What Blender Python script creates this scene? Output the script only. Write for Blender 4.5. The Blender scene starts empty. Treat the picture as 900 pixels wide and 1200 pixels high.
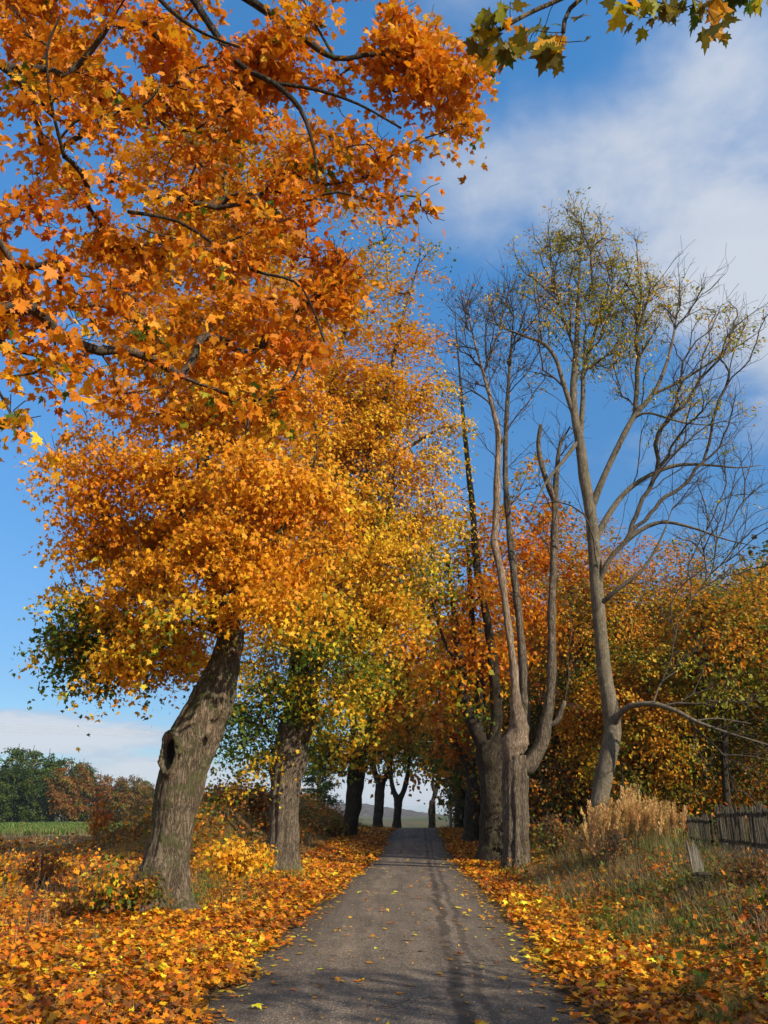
import bpy, math, random
import numpy as np
from math import radians as R_

rng = np.random.default_rng(11)
random.seed(11)
scene = bpy.context.scene
COL = scene.collection

# ------------------------------------------------------------------ camera
PITCH = R_(20.83); F = 933.0; CAMZ = 1.65
SP, CP = math.sin(PITCH), math.cos(PITCH)
cd = bpy.data.cameras.new('camera'); cam = bpy.data.objects.new('camera', cd); COL.objects.link(cam)
cam.location = (0, 0, CAMZ); cam.rotation_euler = (math.pi/2 + PITCH, 0, 0)
cd.sensor_fit = 'VERTICAL'; cd.sensor_height = 36; cd.sensor_width = 27; cd.lens = 36*F/1200
cd.clip_start = .05; cd.clip_end = 6000
scene.camera = cam

def at(px, py, Y):
    u = (px-450)/F; v = (py-600)/F
    D = Y/(CP + v*SP)
    return np.array((u*D, Y, CAMZ + D*(SP - v*CP)))

# ------------------------------------------------------------------ numpy noise
def _h(ix, iy, iz, s):
    n = (ix*374761393 + iy*668265263 + iz*1274126177 + s*974634777) & 0xffffffff
    n = ((n ^ (n >> 13))*1274126177) & 0xffffffff
    n = n ^ (n >> 16)
    return (n & 0xffff)/65535.0
def vnoise(p, s=0):
    p = np.asarray(p, float); i = np.floor(p).astype(np.int64); f = p-i; f = f*f*(3-2*f)
    out = 0
    for dx in (0, 1):
        for dy in (0, 1):
            for dz in (0, 1):
                w = (f[..., 0] if dx else 1-f[..., 0])*(f[..., 1] if dy else 1-f[..., 1])*(f[..., 2] if dz else 1-f[..., 2])
                out = out + w*_h(i[..., 0]+dx, i[..., 1]+dy, i[..., 2]+dz, s)
    return out*2-1
def fbm(p, o=4, s=0):
    a, t, q = 1., 0., np.asarray(p, float)
    for k in range(o):
        t = t + a*vnoise(q, s+k); q = q*2.03; a *= .5
    return t/1.6
def sstep(a, b, x):
    t = np.clip((np.asarray(x, float)-a)/(b-a), 0, 1); return t*t*(3-2*t)

# ------------------------------------------------------------------ terrain
def xc(y):
    return .05 + .042*(np.asarray(y, float)-7.7)
RW = 1.72
_py = [-400, 22, 30, 37, 45, 55, 64, 72, 85, 110, 140, 400, 6000]
_pz = [0, 0, -.10, -.22, .0, .42, .68, .66, .2, -1.2, -2.0, -2.0, -2.0]
_fy = np.arange(-400, 1200, 1.0); _fz = np.interp(_fy, _py, _pz)
_k = np.exp(-(np.arange(-9, 10)/4.)**2); _k /= _k.sum()
_fz = np.convolve(np.pad(_fz, 9, mode='edge'), _k, mode='valid')
def gz(x, y):
    x = np.asarray(x, float); y = np.asarray(y, float)
    off = x - xc(np.minimum(y, 130))
    z = np.interp(y, _fy, _fz)*np.exp(-(off/30)**2)
    z = z + .62*sstep(2.9, 5.8, off)*(1-.5*sstep(30, 60, y))
    hs = np.maximum(off-10, 0)
    z = z + 15*(1-np.exp(-hs*.018))*sstep(14, 34, y)*(1-sstep(105, 170, y))
    z = z + 2.3*np.exp(-((off+10.5)/3.4)**2)*sstep(29, 43, y)*(1-sstep(85, 112, y))
    z = z - .12*np.exp(-((np.abs(off)-2.4)/.5)**2)*(off < 0)*.4
    rough = sstep(2.1, 4.2, np.abs(off))*(1-.75*sstep(50, 110, y))
    p = np.stack([x*.55, y*.55, x*0], -1)
    z = z + rough*((.15+.07*(off < 0))*fbm(p, 4, 3) + .05*fbm(p*4, 2, 9))
    z = z + 1.2*sstep(60, 160, np.abs(off))*fbm(np.stack([x*.01, y*.01, x*0], -1), 2, 20)*(y > -50)
    return z
def gp(x, y): return np.array((x, y, float(gz(x, y))))
def base(px, Y):
    """ground point seen in column px at distance Y"""
    z = 0.
    for _ in range(6):
        D = Y*CP + (z-CAMZ)*SP
        x = (px-450)/F*D
        z = float(gz(x, Y))
    return np.array((x, Y, z))

# ------------------------------------------------------------------ objects
def tag(o, label=None, cat=None, group=None, kind=None):
    if label: o['label'] = label
    if cat: o['category'] = cat
    if group: o['group'] = group
    if kind: o['kind'] = kind
    return o
def empty(name, loc, label=None, cat=None, group=None):
    o = bpy.data.objects.new(name, None); o.empty_display_size = .3
    o.location = loc; COL.objects.link(o)
    return tag(o, label, cat, group)
def mesh_obj(name, V, loops, totals, mat, parent=None, smooth=False, col=None, origin=None):
    V = np.asarray(V, np.float32).reshape(-1, 3)
    if parent is not None and origin is None: origin = np.array(parent.location) if parent.type == 'EMPTY' else None
    if origin is not None: V = V - np.asarray(origin, np.float32)
    me = bpy.data.meshes.new(name)
    loops = np.asarray(loops, np.int32).ravel(); totals = np.asarray(totals, np.int32)
    me.vertices.add(len(V)); me.vertices.foreach_set('co', V.ravel())
    me.loops.add(len(loops)); me.loops.foreach_set('vertex_index', loops)
    me.polygons.add(len(totals))
    st = np.zeros(len(totals), np.int32); st[1:] = np.cumsum(totals)[:-1]
    me.polygons.foreach_set('loop_start', st)
    try: me.polygons.foreach_set('loop_total', totals)
    except Exception: pass
    me.polygons.foreach_set('use_smooth', np.full(len(totals), smooth))
    if col is not None:
        a = me.attributes.new('col', 'FLOAT_COLOR', 'FACE')
        c = np.ones((len(totals), 4), np.float32); c[:, :3] = col
        a.data.foreach_set('color', c.ravel())
    me.update(calc_edges=True)
    for m in (mat if isinstance(mat, (list, tuple)) else [mat]): me.materials.append(m)
    o = bpy.data.objects.new(name, me); COL.objects.link(o)
    if parent is not None: o.parent = parent
    elif origin is not None: o.location = origin
    return o
class MB:
    def __init__(s): s.v, s.l, s.t, s.n, s.c = [], [], [], 0, []
    def add(s, V, F, col=None):
        V = np.asarray(V, float).reshape(-1, 3)
        F = np.asarray(F)
        s.v.append(V); s.l.append((F+s.n).ravel()); s.t.append(np.full(F.shape[0], F.shape[1])); s.n += len(V)
        if col is not None: s.c.append(np.broadcast_to(np.asarray(col, float), (F.shape[0], 3)))
    def box(s, c, sz, rot=None, jit=0, col=None):
        V = np.array([(x, y, z) for x in (-.5, .5) for y in (-.5, .5) for z in (-.5, .5)])*np.asarray(sz)
        if jit: V = V + rng.normal(0, jit, V.shape)
        if rot is not None: V = V @ np.asarray(rot).T
        s.add(V+np.asarray(c), [(0, 1, 3, 2), (4, 6, 7, 5), (0, 4, 5, 1), (2, 3, 7, 6), (0, 2, 6, 4), (1, 5, 7, 3)], col)
    def tube(s, P, Rr, sides=6, cap=True, disp=None, col=None):
        P = np.asarray(P, float); Rr = np.asarray(Rr, float); n = len(P)
        T = np.gradient(P, axis=0); T /= np.linalg.norm(T, axis=1)[:, None]+1e-9
        u = np.cross(T[0], (0.31, .95, .05)); 
        if np.linalg.norm(u) < .1: u = np.cross(T[0], (1, 0, 0))
        U = np.zeros_like(P)
        for i in range(n):
            u = u - T[i]*np.dot(u, T[i]); u = u/(np.linalg.norm(u)+1e-9); U[i] = u
        W = np.cross(T, U)
        th = np.linspace(0, 2*np.pi, sides, endpoint=False)
        dirs = U[:, None, :]*np.cos(th)[None, :, None] + W[:, None, :]*np.sin(th)[None, :, None]
        rad = np.repeat(Rr[:, None], sides, 1)
        if disp is not None: rad = disp(P, dirs, rad)
        V = P[:, None, :] + dirs*rad[..., None]
        idx = np.arange(n*sides).reshape(n, sides)
        a = idx[:-1]; b = np.roll(idx, -1, 1)[:-1]; c = np.roll(idx, -1, 1)[1:]; d = idx[1:]
        s.add(V, np.stack([a, b, c, d], -1).reshape(-1, 4), col)
        if cap and sides > 3:
            base_ = s.n-n*sides
            s.l.append(base_+idx[-1]); s.t.append(np.array([sides]))
            if s.c: s.c.append(np.asarray(col, float).reshape(1, 3))
    def build(s, name, mat, parent=None, smooth=False, origin=None):
        return mesh_obj(name, np.concatenate(s.v), np.concatenate(s.l), np.concatenate(s.t), mat, parent, smooth,
                        np.concatenate(s.c) if s.c else None, origin)

# ------------------------------------------------------------------ materials
def newmat(name):
    m = bpy.data.materials.new(name); m.use_nodes = True; nt = m.node_tree
    for n in list(nt.nodes): nt.nodes.remove(n)
    return m, nt
class N:
    def __init__(s, nt): s.nt = nt
    def __call__(s, t, **kw):
        n = s.nt.nodes.new(t)
        for k, v in kw.items():
            if k in ('inp',):
                for a, b in v.items():
                    if hasattr(b, 'is_linked') or isinstance(b, bpy.types.NodeSocket): s.nt.links.new(b, n.inputs[a])
                    else: n.inputs[a].default_value = b
            else: setattr(n, k, v)
        return n
    def math(s, op, a, b=0., clamp=False):
        n = s('ShaderNodeMath', operation=op, use_clamp=clamp, inp={0: a, 1: b}); return n.outputs[0]
    def mix(s, f, a, b, bt='MIX'):
        n = s('ShaderNodeMix', data_type='RGBA', blend_type=bt, inp={0: f, 6: a, 7: b}); return n.outputs[2]
    def ramp(s, f, stops):
        n = s('ShaderNodeValToRGB', inp={0: f}); el = n.color_ramp.elements
        while len(el) < len(stops): el.new(.5)
        for e, (p, c) in zip(el, stops): e.position = p; e.color = (c, c, c, 1) if isinstance(c, (int, float)) else (*c, 1)
        return n.outputs[0]
    def noise(s, vec, sc, det=4, rough=.55, dist=0.):
        return s('ShaderNodeTexNoise', inp={'Vector': vec, 'Scale': sc, 'Detail': det, 'Roughness': rough, 'Distortion': dist}).outputs[0]
    def mapr(s, v, a, b, c=0., d=1., sm=True):
        return s('ShaderNodeMapRange', interpolation_type='SMOOTHSTEP' if sm else 'LINEAR', inp={0: v, 1: a, 2: b, 3: c, 4: d}).outputs[0]

def leaf_material(name, trans=.35, spec=.25):
    m, nt = newmat(name); n = N(nt)
    a = n('ShaderNodeAttribute', attribute_name='col').outputs['Color']
    g = n('ShaderNodeNewGeometry')
    sp = n.noise(g.outputs['Position'], 55., 2)
    c = n.mix(1., a, n.ramp(sp, [(.3, .78), (.7, 1.14)]), 'MULTIPLY')
    p = n('ShaderNodeBsdfPrincipled', inp={'Base Color': c, 'Roughness': .55, 'Specular IOR Level': spec})
    t = n('ShaderNodeBsdfTranslucent', inp={0: c})
    x = n('ShaderNodeMixShader', inp={0: trans, 1: p.outputs[0], 2: t.outputs[0]})
    o = n('ShaderNodeOutputMaterial', inp={0: x.outputs[0]})
    return m
M_leaf = leaf_material('maple_leaf', .40)
M_litter = leaf_material('fallen_leaf', .12, .2)
M_blade = leaf_material('grass_blade', .25, .2)

def bark_material(name, dark, light, moss=0., sc=1., bump=1., zs=.2, mossside=False):
    m, nt = newmat(name); n = N(nt)
    tc = n('ShaderNodeTexCoord').outputs['Object']
    mp = n('ShaderNodeMapping', inp={'Vector': tc, 'Scale': (1., 1., zs)}).outputs[0]
    wob = n.noise(mp, 3*sc, 3)
    wv = n('ShaderNodeVectorMath', operation='MULTIPLY_ADD', inp={0: n('ShaderNodeTexNoise', inp={'Vector': mp, 'Scale': 5*sc}).outputs['Color'], 1: (.12, .12, .12), 2: mp}).outputs[0]
    r1 = n.math('ABSOLUTE', n.math('SUBTRACT', n.noise(wv, 13*sc, 5, .62, .5), .5)); r2 = n.math('ABSOLUTE', n.math('SUBTRACT', n.noise(wv, 31*sc, 4, .6, .3), .5))
    fis = n.math('ADD', n.math('MULTIPLY', n.mapr(r1, 0., .13), .6), n.math('MULTIPLY', n.mapr(r2, 0., .13), .4))
    fine = n.noise(mp, 70*sc, 6, .75)
    big = n.noise(tc, 1.6*sc, 5, .6)
    h = n.math('ADD', n.math('MULTIPLY', fis, .55), n.math('MULTIPLY', fine, .75))
    c = n.mix(n.mapr(h, .28, .98), (*dark, 1), (*light, 1))
    tint = n.ramp(big, [(.3, (.62, .6, .56)), (.52, (1, 1, 1)), (.72, (1.2, 1.12, 1.0))])
    c = n.mix(1., c, tint, 'MULTIPLY')
    if moss > 0:
        mm = n.mapr(n.math('ADD', n.noise(tc, 2.4, 6, .7), n.math('MULTIPLY', n.noise(mp, 25, 3), .25)), .72-moss*.2, .86-moss*.2)
        c = n.mix(n.math('MULTIPLY', mm, .75), c, (.075, .085, .03, 1))
        lc = n.mapr(n.noise(tc, 9., 6, .7), .58, .7)
        c = n.mix(n.math('MULTIPLY', lc, .45), c, (.27, .29, .2, 1))
    if mossside:
        gn = n('ShaderNodeSeparateXYZ', inp={0: n('ShaderNodeNewGeometry').outputs['Normal']}); oz = n('ShaderNodeSeparateXYZ', inp={0: tc})
        side = n.math('ADD', n.math('MULTIPLY', gn.outputs[0], -.8), n.math('MULTIPLY', gn.outputs[2], .5))
        ms = n.mapr(n.math('ADD', side, n.math('MULTIPLY', n.math('SUBTRACT', n.noise(tc, 3., 6, .7), .5), 1.7)), .28, .62)
        ms = n.math('MULTIPLY', ms, n.mapr(oz.outputs[2], 1.9, 2.7))
        c = n.mix(n.math('MULTIPLY', ms, .85), c, n.mix(n.mapr(fine, .35, .65), (.025, .028, .010, 1), (.075, .082, .028, 1)))
    b = n('ShaderNodeBump', inp={'Strength': 1.*bump, 'Distance': .045/sc, 'Height': h}).outputs[0]
    p = n('ShaderNodeBsdfPrincipled', inp={'Base Color': c, 'Roughness': .92, 'Specular IOR Level': .15, 'Normal': b})
    n('ShaderNodeOutputMaterial', inp={0: p.outputs[0]})
    return m
M_bark = bark_material('maple_bark', (.050, .036, .025), (.285, .22, .155), .55, mossside=True)
M_bark2 = bark_material('furrowed_bark', (.045, .034, .026), (.25, .198, .148), .2)
M_barkd = bark_material('dark_shade_bark', (.020, .015, .011), (.085, .066, .048), .3)  # maple bark darkened in its base colour to stand in for shade
M_ash = bark_material('ash_bark', (.075, .06, .043), (.235, .20, .15), .15, 1.6, .6)
M_branch = bark_material('branch_bark', (.03, .023, .017), (.12, .094, .072), 0, 2., .5)
M_gbranch = bark_material('grey_branch_bark', (.04, .032, .025), (.13, .105, .08), 0, 2., .5)
M_bare = bark_material('bare_wood', (.085, .058, .04), (.42, .32, .24), 0, 1.2, .8, .08)
M_rot = bark_material('rotten_wood', (.008, .006, .004), (.035, .024, .016), 0, 1.5, 1.)
M_fence = bark_material('weathered_pale', (.05, .042, .034), (.19, .165, .13), .2, 2.2, .5, .06)
M_rail = bark_material('weathered_shade_rail', (.018, .015, .012), (.07, .058, .045), .2, 2.2, .5, .4)  # weathered wood, with the rails' shaded look put into its colour
M_stake = bark_material('weathered_stake', (.11, .095, .075), (.32, .28, .22), .1, 1.6, .5, .06)

def simple_material(name, c, rough=.8, var=.2, sc=4.):
    m, nt = newmat(name); n = N(nt)
    tc = n('ShaderNodeTexCoord').outputs['Object']
    k = n.ramp(n.noise(tc, sc, 5, .6), [(.3, 1-var), (.7, 1+var)])
    p = n('ShaderNodeBsdfPrincipled', inp={'Base Color': n.mix(1., (*c, 1), k, 'MULTIPLY'), 'Roughness': rough, 'Specular IOR Level': .2})
    n('ShaderNodeOutputMaterial', inp={0: p.outputs[0]}); return m
M_pole = simple_material('pole_concrete', (.30, .29, .27))
M_wire = simple_material('cable_metal', (.5, .5, .5), .5)

def ground_material():
    m, nt = newmat('ground_soil'); n = N(nt)
    pos = n('ShaderNodeNewGeometry').outputs['Position']
    s = n('ShaderNodeSeparateXYZ', inp={0: pos}); X, Y = s.outputs[0], s.outputs[1]
    off = n.math('SUBTRACT', X, n.math('ADD', n.math('MULTIPLY', Y, .042), -.27))
    n1 = n.noise(pos, .9, 6, .65); n2 = n.noise(pos, 6., 5, .7); n3 = n.noise(pos, .12, 4, .6); n4 = n.noise(pos, 30, 3, .6)
    soil = n.mix(n.mapr(n2, .3, .7), (.050, .034, .018, 1), (.13, .085, .04, 1))
    vc = n('ShaderNodeTexVoronoi', inp={'Vector': pos, 'Scale': 11.}); lv = n('ShaderNodeSeparateColor', inp={0: vc.outputs['Color']})
    leafc = n.ramp(lv.outputs[0], [(0., (.16, .06, .014)), (.35, (.40, .14, .014)), (.7, (.52, .21, .016)), (1., (.55, .30, .03))])
    litter = n.mix(n.mapr(n.math('ADD', n.math('MULTIPLY', n1, .7), n.math('MULTIPLY', lv.outputs[1], .3)), .36, .52), soil, leafc)
    litter = n.mix(n.mapr(n.math('ADD', n.math('ABSOLUTE', off), n.math('MULTIPLY', n2, .5)), 2.55, 2.15), litter, soil)
    # dry grass away from the trees
    dry = n.mix(n.mapr(n4, .3, .7), (.10, .075, .028, 1), (.22, .17, .07, 1))
    grass = n.mix(n.mapr(n.math('ADD', n.math('MULTIPLY', n2, .5), n.math('MULTIPLY', n3, .5)), .38, .62), (.035, .065, .014, 1), (.10, .13, .03, 1))
    nw = n.math('MULTIPLY', n.math('SUBTRACT', n3, .5), 30.)
    dl = n.math('ADD', Y, nw)
    far = n.mapr(dl, 38., 58.); beyond = n.mapr(Y, 70., 76.)
    left = n.mapr(off, -9., -14.)
    fieldm = n.math('MULTIPLY', n.mapr(n.math('ADD', Y, n.math('MULTIPLY', nw, .3)), 60., 78.), n.mapr(off, -9., -13.))
    bankm = n.math('MULTIPLY', n.mapr(Y, 30., 40.), n.mapr(off, -4.6, -6.))
    bank = n.mix(n.mapr(n1, .4, .62), (.055, .04, .018, 1), n.mix(n.mapr(n3, .4, .6), (.075, .075, .02, 1), (.14, .065, .02, 1)))
    c = n.mix(n.math('MULTIPLY', bankm, .85), litter, bank)
    c = n.mix(n.math('MULTIPLY', far, n.mapr(n.math('ABSOLUTE', off), 4., 9.)), c, dry)
    c = n.mix(n.math('MULTIPLY', beyond, n.mapr(off, -12., -9.)), c, n.mix(n.mapr(n1, .35, .65), (.07, .045, .02, 1), (.16, .11, .045, 1)))
    c = n.mix(fieldm, c, grass)
    rm = n.mapr(n.math('ADD', off, n.math('MULTIPLY', n.math('SUBTRACT', n1, .5), 3.)), 3.6, 5.0)
    rdirt = n.mix(n.mapr(n1, .42, .6), (.05, .04, .018, 1), (.06, .075, .02, 1))
    c = n.mix(n.math('MULTIPLY', rm, n.mapr(Y, 40., 28.)), c, rdirt)
    slope = n.mix(n.mapr(n1, .35, .65), (.10, .055, .022, 1), (.20, .11, .04, 1))
    c = n.mix(n.math('MULTIPLY', n.mapr(off, 9., 13.), n.mapr(Y, 20., 30.)), c, slope)
    c = n.mix(n.mapr(Y, 105., 135.), c, n.mix(n.mapr(n.noise(n('ShaderNodeMapping', inp={'Vector': pos, 'Scale': (.012, .004, 0.)}).outputs[0], 1., 4), .42, .58), (.055, .075, .024, 1), (.105, .082, .04, 1)))
    b = n('ShaderNodeBump', inp={'Strength': .8, 'Distance': .08, 'Height': n.math('ADD', n2, n.math('MULTIPLY', n4, .4))}).outputs[0]
    p = n('ShaderNodeBsdfPrincipled', inp={'Base Color': c, 'Roughness': .95, 'Specular IOR Level': .1, 'Normal': b})
    n('ShaderNodeOutputMaterial', inp={0: p.outputs[0]}); return m
M_ground = ground_material()

def road_material():
    m, nt = newmat('worn_asphalt'); n = N(nt)
    pos = n('ShaderNodeNewGeometry').outputs['Position']
    s = n('ShaderNodeSeparateXYZ', inp={0: pos}); X, Y = s.outputs[0], s.outputs[1]
    off = n.math('SUBTRACT', X, n.math('ADD', n.math('MULTIPLY', Y, .042), -.27))
    agg = n('ShaderNodeTexVoronoi', inp={'Vector': pos, 'Scale': 85.})
    ac = n('ShaderNodeSeparateColor', inp={0: agg.outputs['Color']}).outputs[0]
    stone = n.ramp(ac, [(0., (.055, .052, .05)), (.55, (.10, .094, .088)), (.88, (.15, .14, .128)), (1., (.32, .30, .27))])
    big = n.noise(pos, .8, 5, .6)
    st = n('ShaderNodeMapping', inp={'Vector': pos, 'Scale': (2.4, .22, 1.)}).outputs[0]
    streak = n.noise(st, 1.4, 5, .6)
    c = n.mix(1., stone, n.ramp(big, [(.3, .78), (.7, 1.15)]), 'MULTIPLY')
    c = n.mix(1., c, n.ramp(streak, [(.35, .75), (.62, 1.1)]), 'MULTIPLY')
    wob = n.math('MULTIPLY', n.math('SUBTRACT', n.noise(n('ShaderNodeMapping', inp={'Vector': pos, 'Scale': (0., .35, 0.)}).outputs[0], 1.5, 4, .6), .5), .34)
    rag = n.math('MULTIPLY', n.math('SUBTRACT', n.noise(pos, 5., 5, .7), .5), .16)
    o2 = n.math('ADD', n.math('ADD', off, wob), rag)
    def band(c0, w, soft):
        d = n.math('ABSOLUTE', n.math('SUBTRACT', o2, c0)); return n.mapr(d, w+soft, w)
    gaps = n.mapr(n.noise(n('ShaderNodeMapping', inp={'Vector': pos, 'Scale': (.3, .6, 0.)}).outputs[0], 1.6, 4), .36, .5)
    tar = n.math('MAXIMUM', n.math('MULTIPLY', band(.62, .05, .06), gaps), n.math('MULTIPLY', band(.86, .025, .05), .8))
    patch = n.math('MULTIPLY', n.mapr(n.noise(n('ShaderNodeMapping', inp={'Vector': pos, 'Scale': (1., .4, 1.)}).outputs[0], 1.7, 5, .65), .52, .64), n.mapr(o2, .2, .5))
    c = n.mix(n.math('MULTIPLY', tar, .72), c, (.02, .019, .018, 1))
    c = n.mix(n.math('MULTIPLY', patch, .30), c, (.035, .033, .032, 1))
    ck = n('ShaderNodeTexVoronoi', feature='DISTANCE_TO_EDGE', inp={'Vector': n('ShaderNodeVectorMath', operation='MULTIPLY_ADD', inp={0: n('ShaderNodeTexNoise', inp={'Vector': pos, 'Scale': 3., 'Detail': 5.}).outputs['Color'], 1: (.5, .5, .5), 2: pos}).outputs[0], 'Scale': 1.1}).outputs[0]
    ckm = n.math('MULTIPLY', n.mapr(ck, .013, .004), n.mapr(n.noise(pos, .55, 3), .46, .56))
    c = n.mix(n.math('MULTIPLY', ckm, .8), c, (.018, .016, .014, 1))
    # damp dirty margins
    for c0_ in (-.78, .60):
        d_ = n.math('ABSOLUTE', n.math('SUBTRACT', n.math('ADD', off, wob), c0_ + .04)); c = n.mix(n.math('MULTIPLY', n.mapr(d_, .42, .12), n.mapr(streak, .35, .6)), c, n.mix(1., c, (1.22, 1.2, 1.18, 1), 'MULTIPLY'))
    ed = n.mapr(n.math('ADD', n.math('ABSOLUTE', off), n.math('MULTIPLY', n.math('SUBTRACT', big, .5), .9)), 1.05, 1.6)
    c = n.mix(n.math('MULTIPLY', ed, .55), c, (.04, .032, .024, 1))
    c = n.mix(1., c, (1.24, 1.02, .82, 1), 'MULTIPLY')
    b = n('ShaderNodeBump', inp={'Strength': .5, 'Distance': .012, 'Height': n.math('ADD', agg.outputs['Distance'], n.math('MULTIPLY', n.noise(pos, 40, 3), .6))}).outputs[0]
    p = n('ShaderNodeBsdfPrincipled', inp={'Base Color': c, 'Roughness': .85, 'Specular IOR Level': .3, 'Normal': b})
    n('ShaderNodeOutputMaterial', inp={0: p.outputs[0]}); return m
M_road = road_material()

# ------------------------------------------------------------------ world and sun
SUN_AZ = 130.0; SUN_EL = 28.5          # degrees clockwise from +Y
sd = np.array((math.sin(R_(SUN_AZ))*math.cos(R_(SUN_EL)), math.cos(R_(SUN_AZ))*math.cos(R_(SUN_EL)), math.sin(R_(SUN_EL))))
w = bpy.data.worlds.new('World'); scene.world = w; w.use_nodes = True
nt = w.node_tree
for q in list(nt.nodes): nt.nodes.remove(q)
n = N(nt)
sky = n('ShaderNodeTexSky', sky_type='NISHITA', sun_disc=False, sun_elevation=R_(SUN_EL), sun_rotation=R_(SUN_AZ), altitude=200., air_density=1.0, dust_density=.35, ozone_density=1.6)
gen = n('ShaderNodeTexCoord').outputs['Generated']
s3 = n('ShaderNodeSeparateXYZ', inp={0: gen})
az = n.math('MULTIPLY', n.math('ARCTAN2', s3.outputs[0], s3.outputs[1]), 57.2958)
el = n.math('MULTIPLY', n.math('ARCSINE', s3.outputs[2]), 57.2958)
zz = n.math('ADD', n.math('MAXIMUM', s3.outputs[2], 0.), .10)
pl = n('ShaderNodeCombineXYZ', inp={0: n.math('DIVIDE', s3.outputs[0], zz), 1: n.math('DIVIDE', s3.outputs[1], zz), 2: 0.}).outputs[0]
nz = n.noise(pl, 1.9, 9, .56, .35); nz2 = n.noise(pl, 6.5, 8, .6, .2)
fb = n.math('ADD', n.math('MULTIPLY', nz, .75), n.math('MULTIPLY', nz2, .25))
bias = None
for (a0, e0, sa, se, wt) in [(14, 42, 14, 6.5, .40), (31, 44, 9, 9, .34), (29, 33.5, 9, 5, .42), (35, 27, 8, 5, .34), (27, 14, 6, 2.5, .25), (18, 24, 6, 3, .12), (8, 55, 7, 4, .18), (-35, 42, 16, 14, .12),
                             (-27, 4.8, 12, 1.3, 1.0), (-15, 2.8, 5, .7, .6), (-12, 1.5, 10, .9, .7), (3.5, 1.6, 8, 1.7, .6), (75, 30, 25, 25, .7), (130, 35, 40, 30, .8), (-130, 35, 45, 25, .8), (-80, 30, 25, 22, .6), (0, 88, 400, 20, .7)]:  # the broad last blobs are unseen cloud, added to whiten the ambient light
    da = n.math('DIVIDE', n.math('SUBTRACT', az, float(a0)), float(sa)); de = n.math('DIVIDE', n.math('SUBTRACT', el, float(e0)), float(se))
    g = n.math('EXPONENT', n.math('MULTIPLY', n.math('ADD', n.math('MULTIPLY', da, da), n.math('MULTIPLY', de, de)), -1.))
    g = n.math('MULTIPLY', g, float(wt)); bias = g if bias is None else n.math('ADD', bias, g)
cov = n.mapr(n.math('ADD', fb, bias), .62, .97)
thick = n.mapr(n.math('ADD', n.math('MULTIPLY', nz2, .6), n.math('MULTIPLY', bias, .9)), .35, .85)
cloudc = n.mix(thick, (3.0, 3.6, 4.7, 1), (4.7, 5.0, 5.5, 1))
skyc = n.mix(1., sky.outputs[0], n.mix(n.mapr(el, 8., 46., sm=False), (.47, .65, .82, 1), (.66, 1.50, 1.95, 1)), 'MULTIPLY')
fin = n.mix(n.math('MULTIPLY', cov, .9), skyc, cloudc)
bg = n('ShaderNodeBackground', inp={0: fin, 1: .108})
n('ShaderNodeOutputWorld', inp={0: bg.outputs[0]})

sl = bpy.data.lights.new('sun', 'SUN'); sl.energy = 5.0; sl.angle = R_(.55); sl.color = (1., .89, .70)
so = bpy.data.objects.new('sun', sl); COL.objects.link(so); so.location = (20, -20, 40)
from mathutils import Vector
so.rotation_euler = Vector(sd).to_track_quat('Z', 'Y').to_euler()

scene.render.engine = 'CYCLES'
scene.view_settings.view_transform = 'Standard'; scene.view_settings.look = 'None'
scene.view_settings.exposure = .42; scene.view_settings.gamma = 1
cy = scene.cycles
cy.max_bounces = 6; cy.diffuse_bounces = 3; cy.glossy_bounces = 2; cy.transmission_bounces = 4; cy.transparent_max_bounces = 4
cy.use_denoising = True; cy.use_adaptive_sampling = True; cy.adaptive_threshold = .015
cy.sample_clamp_indirect = 6

# ------------------------------------------------------------------ leaves
O1 = (.66, .215, .008); O2 = (.76, .325, .012); YE = (.80, .46, .025); RO = (.47, .10, .006); GR = (.085, .14, .012); YG = (.31, .30, .018); BR = (.24, .095, .018); DG = (.035, .06, .010); OL = (.17, .14, .02)
def _tmpl(half, fold=.12, droop=.18):
    r = [(x, y) for x, y in half]; l = [(-x, y) for x, y in reversed(half[1:-1])]
    pts = r + l
    return np.array([(x, y, abs(x)*fold - droop*(x*x*1.2 + y*y*.8)) for x, y in pts])
LEAF_FULL = _tmpl([(0, 0), (.10, .02), (.36, -.12), (.30, .08), (.58, .16), (.48, .26), (.62, .50), (.34, .42), (.22, .50), (.24, .72), (.12, .70), (0, 1.)])
LEAF_MID = _tmpl([(0, 0), (.36, -.06), (.30, .14), (.58, .42), (.24, .48), (0, 1.)])
LEAF_FAR = np.array([(0, 0, 0), (.46, .38, .06), (0, 1., -.12), (-.46, .38, .06)])
LEAF_SLIM = np.array([(0, 0, 0), (.20, .4, .04), (0, 1., -.12), (-.20, .4, .04)])
def norm(a): return a/(np.linalg.norm(a, axis=-1, keepdims=True)+1e-9)
def leaves(P, nrm, dr, size, T):
    """leaf polygons: base points P, normals, pointing directions, sizes, outline T -> V, loops, totals"""
    nrm = norm(nrm); dr = norm(dr - nrm*(dr*nrm).sum(-1, keepdims=True)); sx = np.cross(dr, nrm)
    B = np.stack([sx, dr, nrm], 1)                       # n,3,3
    k = len(T); cnt = len(P)
    Tj = T[None]*np.stack([rng.uniform(.62, 1.15, cnt), np.ones(cnt), rng.uniform(-.8, 2.8, cnt)], -1)[:, None, :]
    V = np.einsum('nki,nij->nkj', Tj, B)*size[:, None, None] + P[:, None, :]
    return V.reshape(-1, 3), np.arange(cnt*k), np.full(cnt, k)
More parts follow.
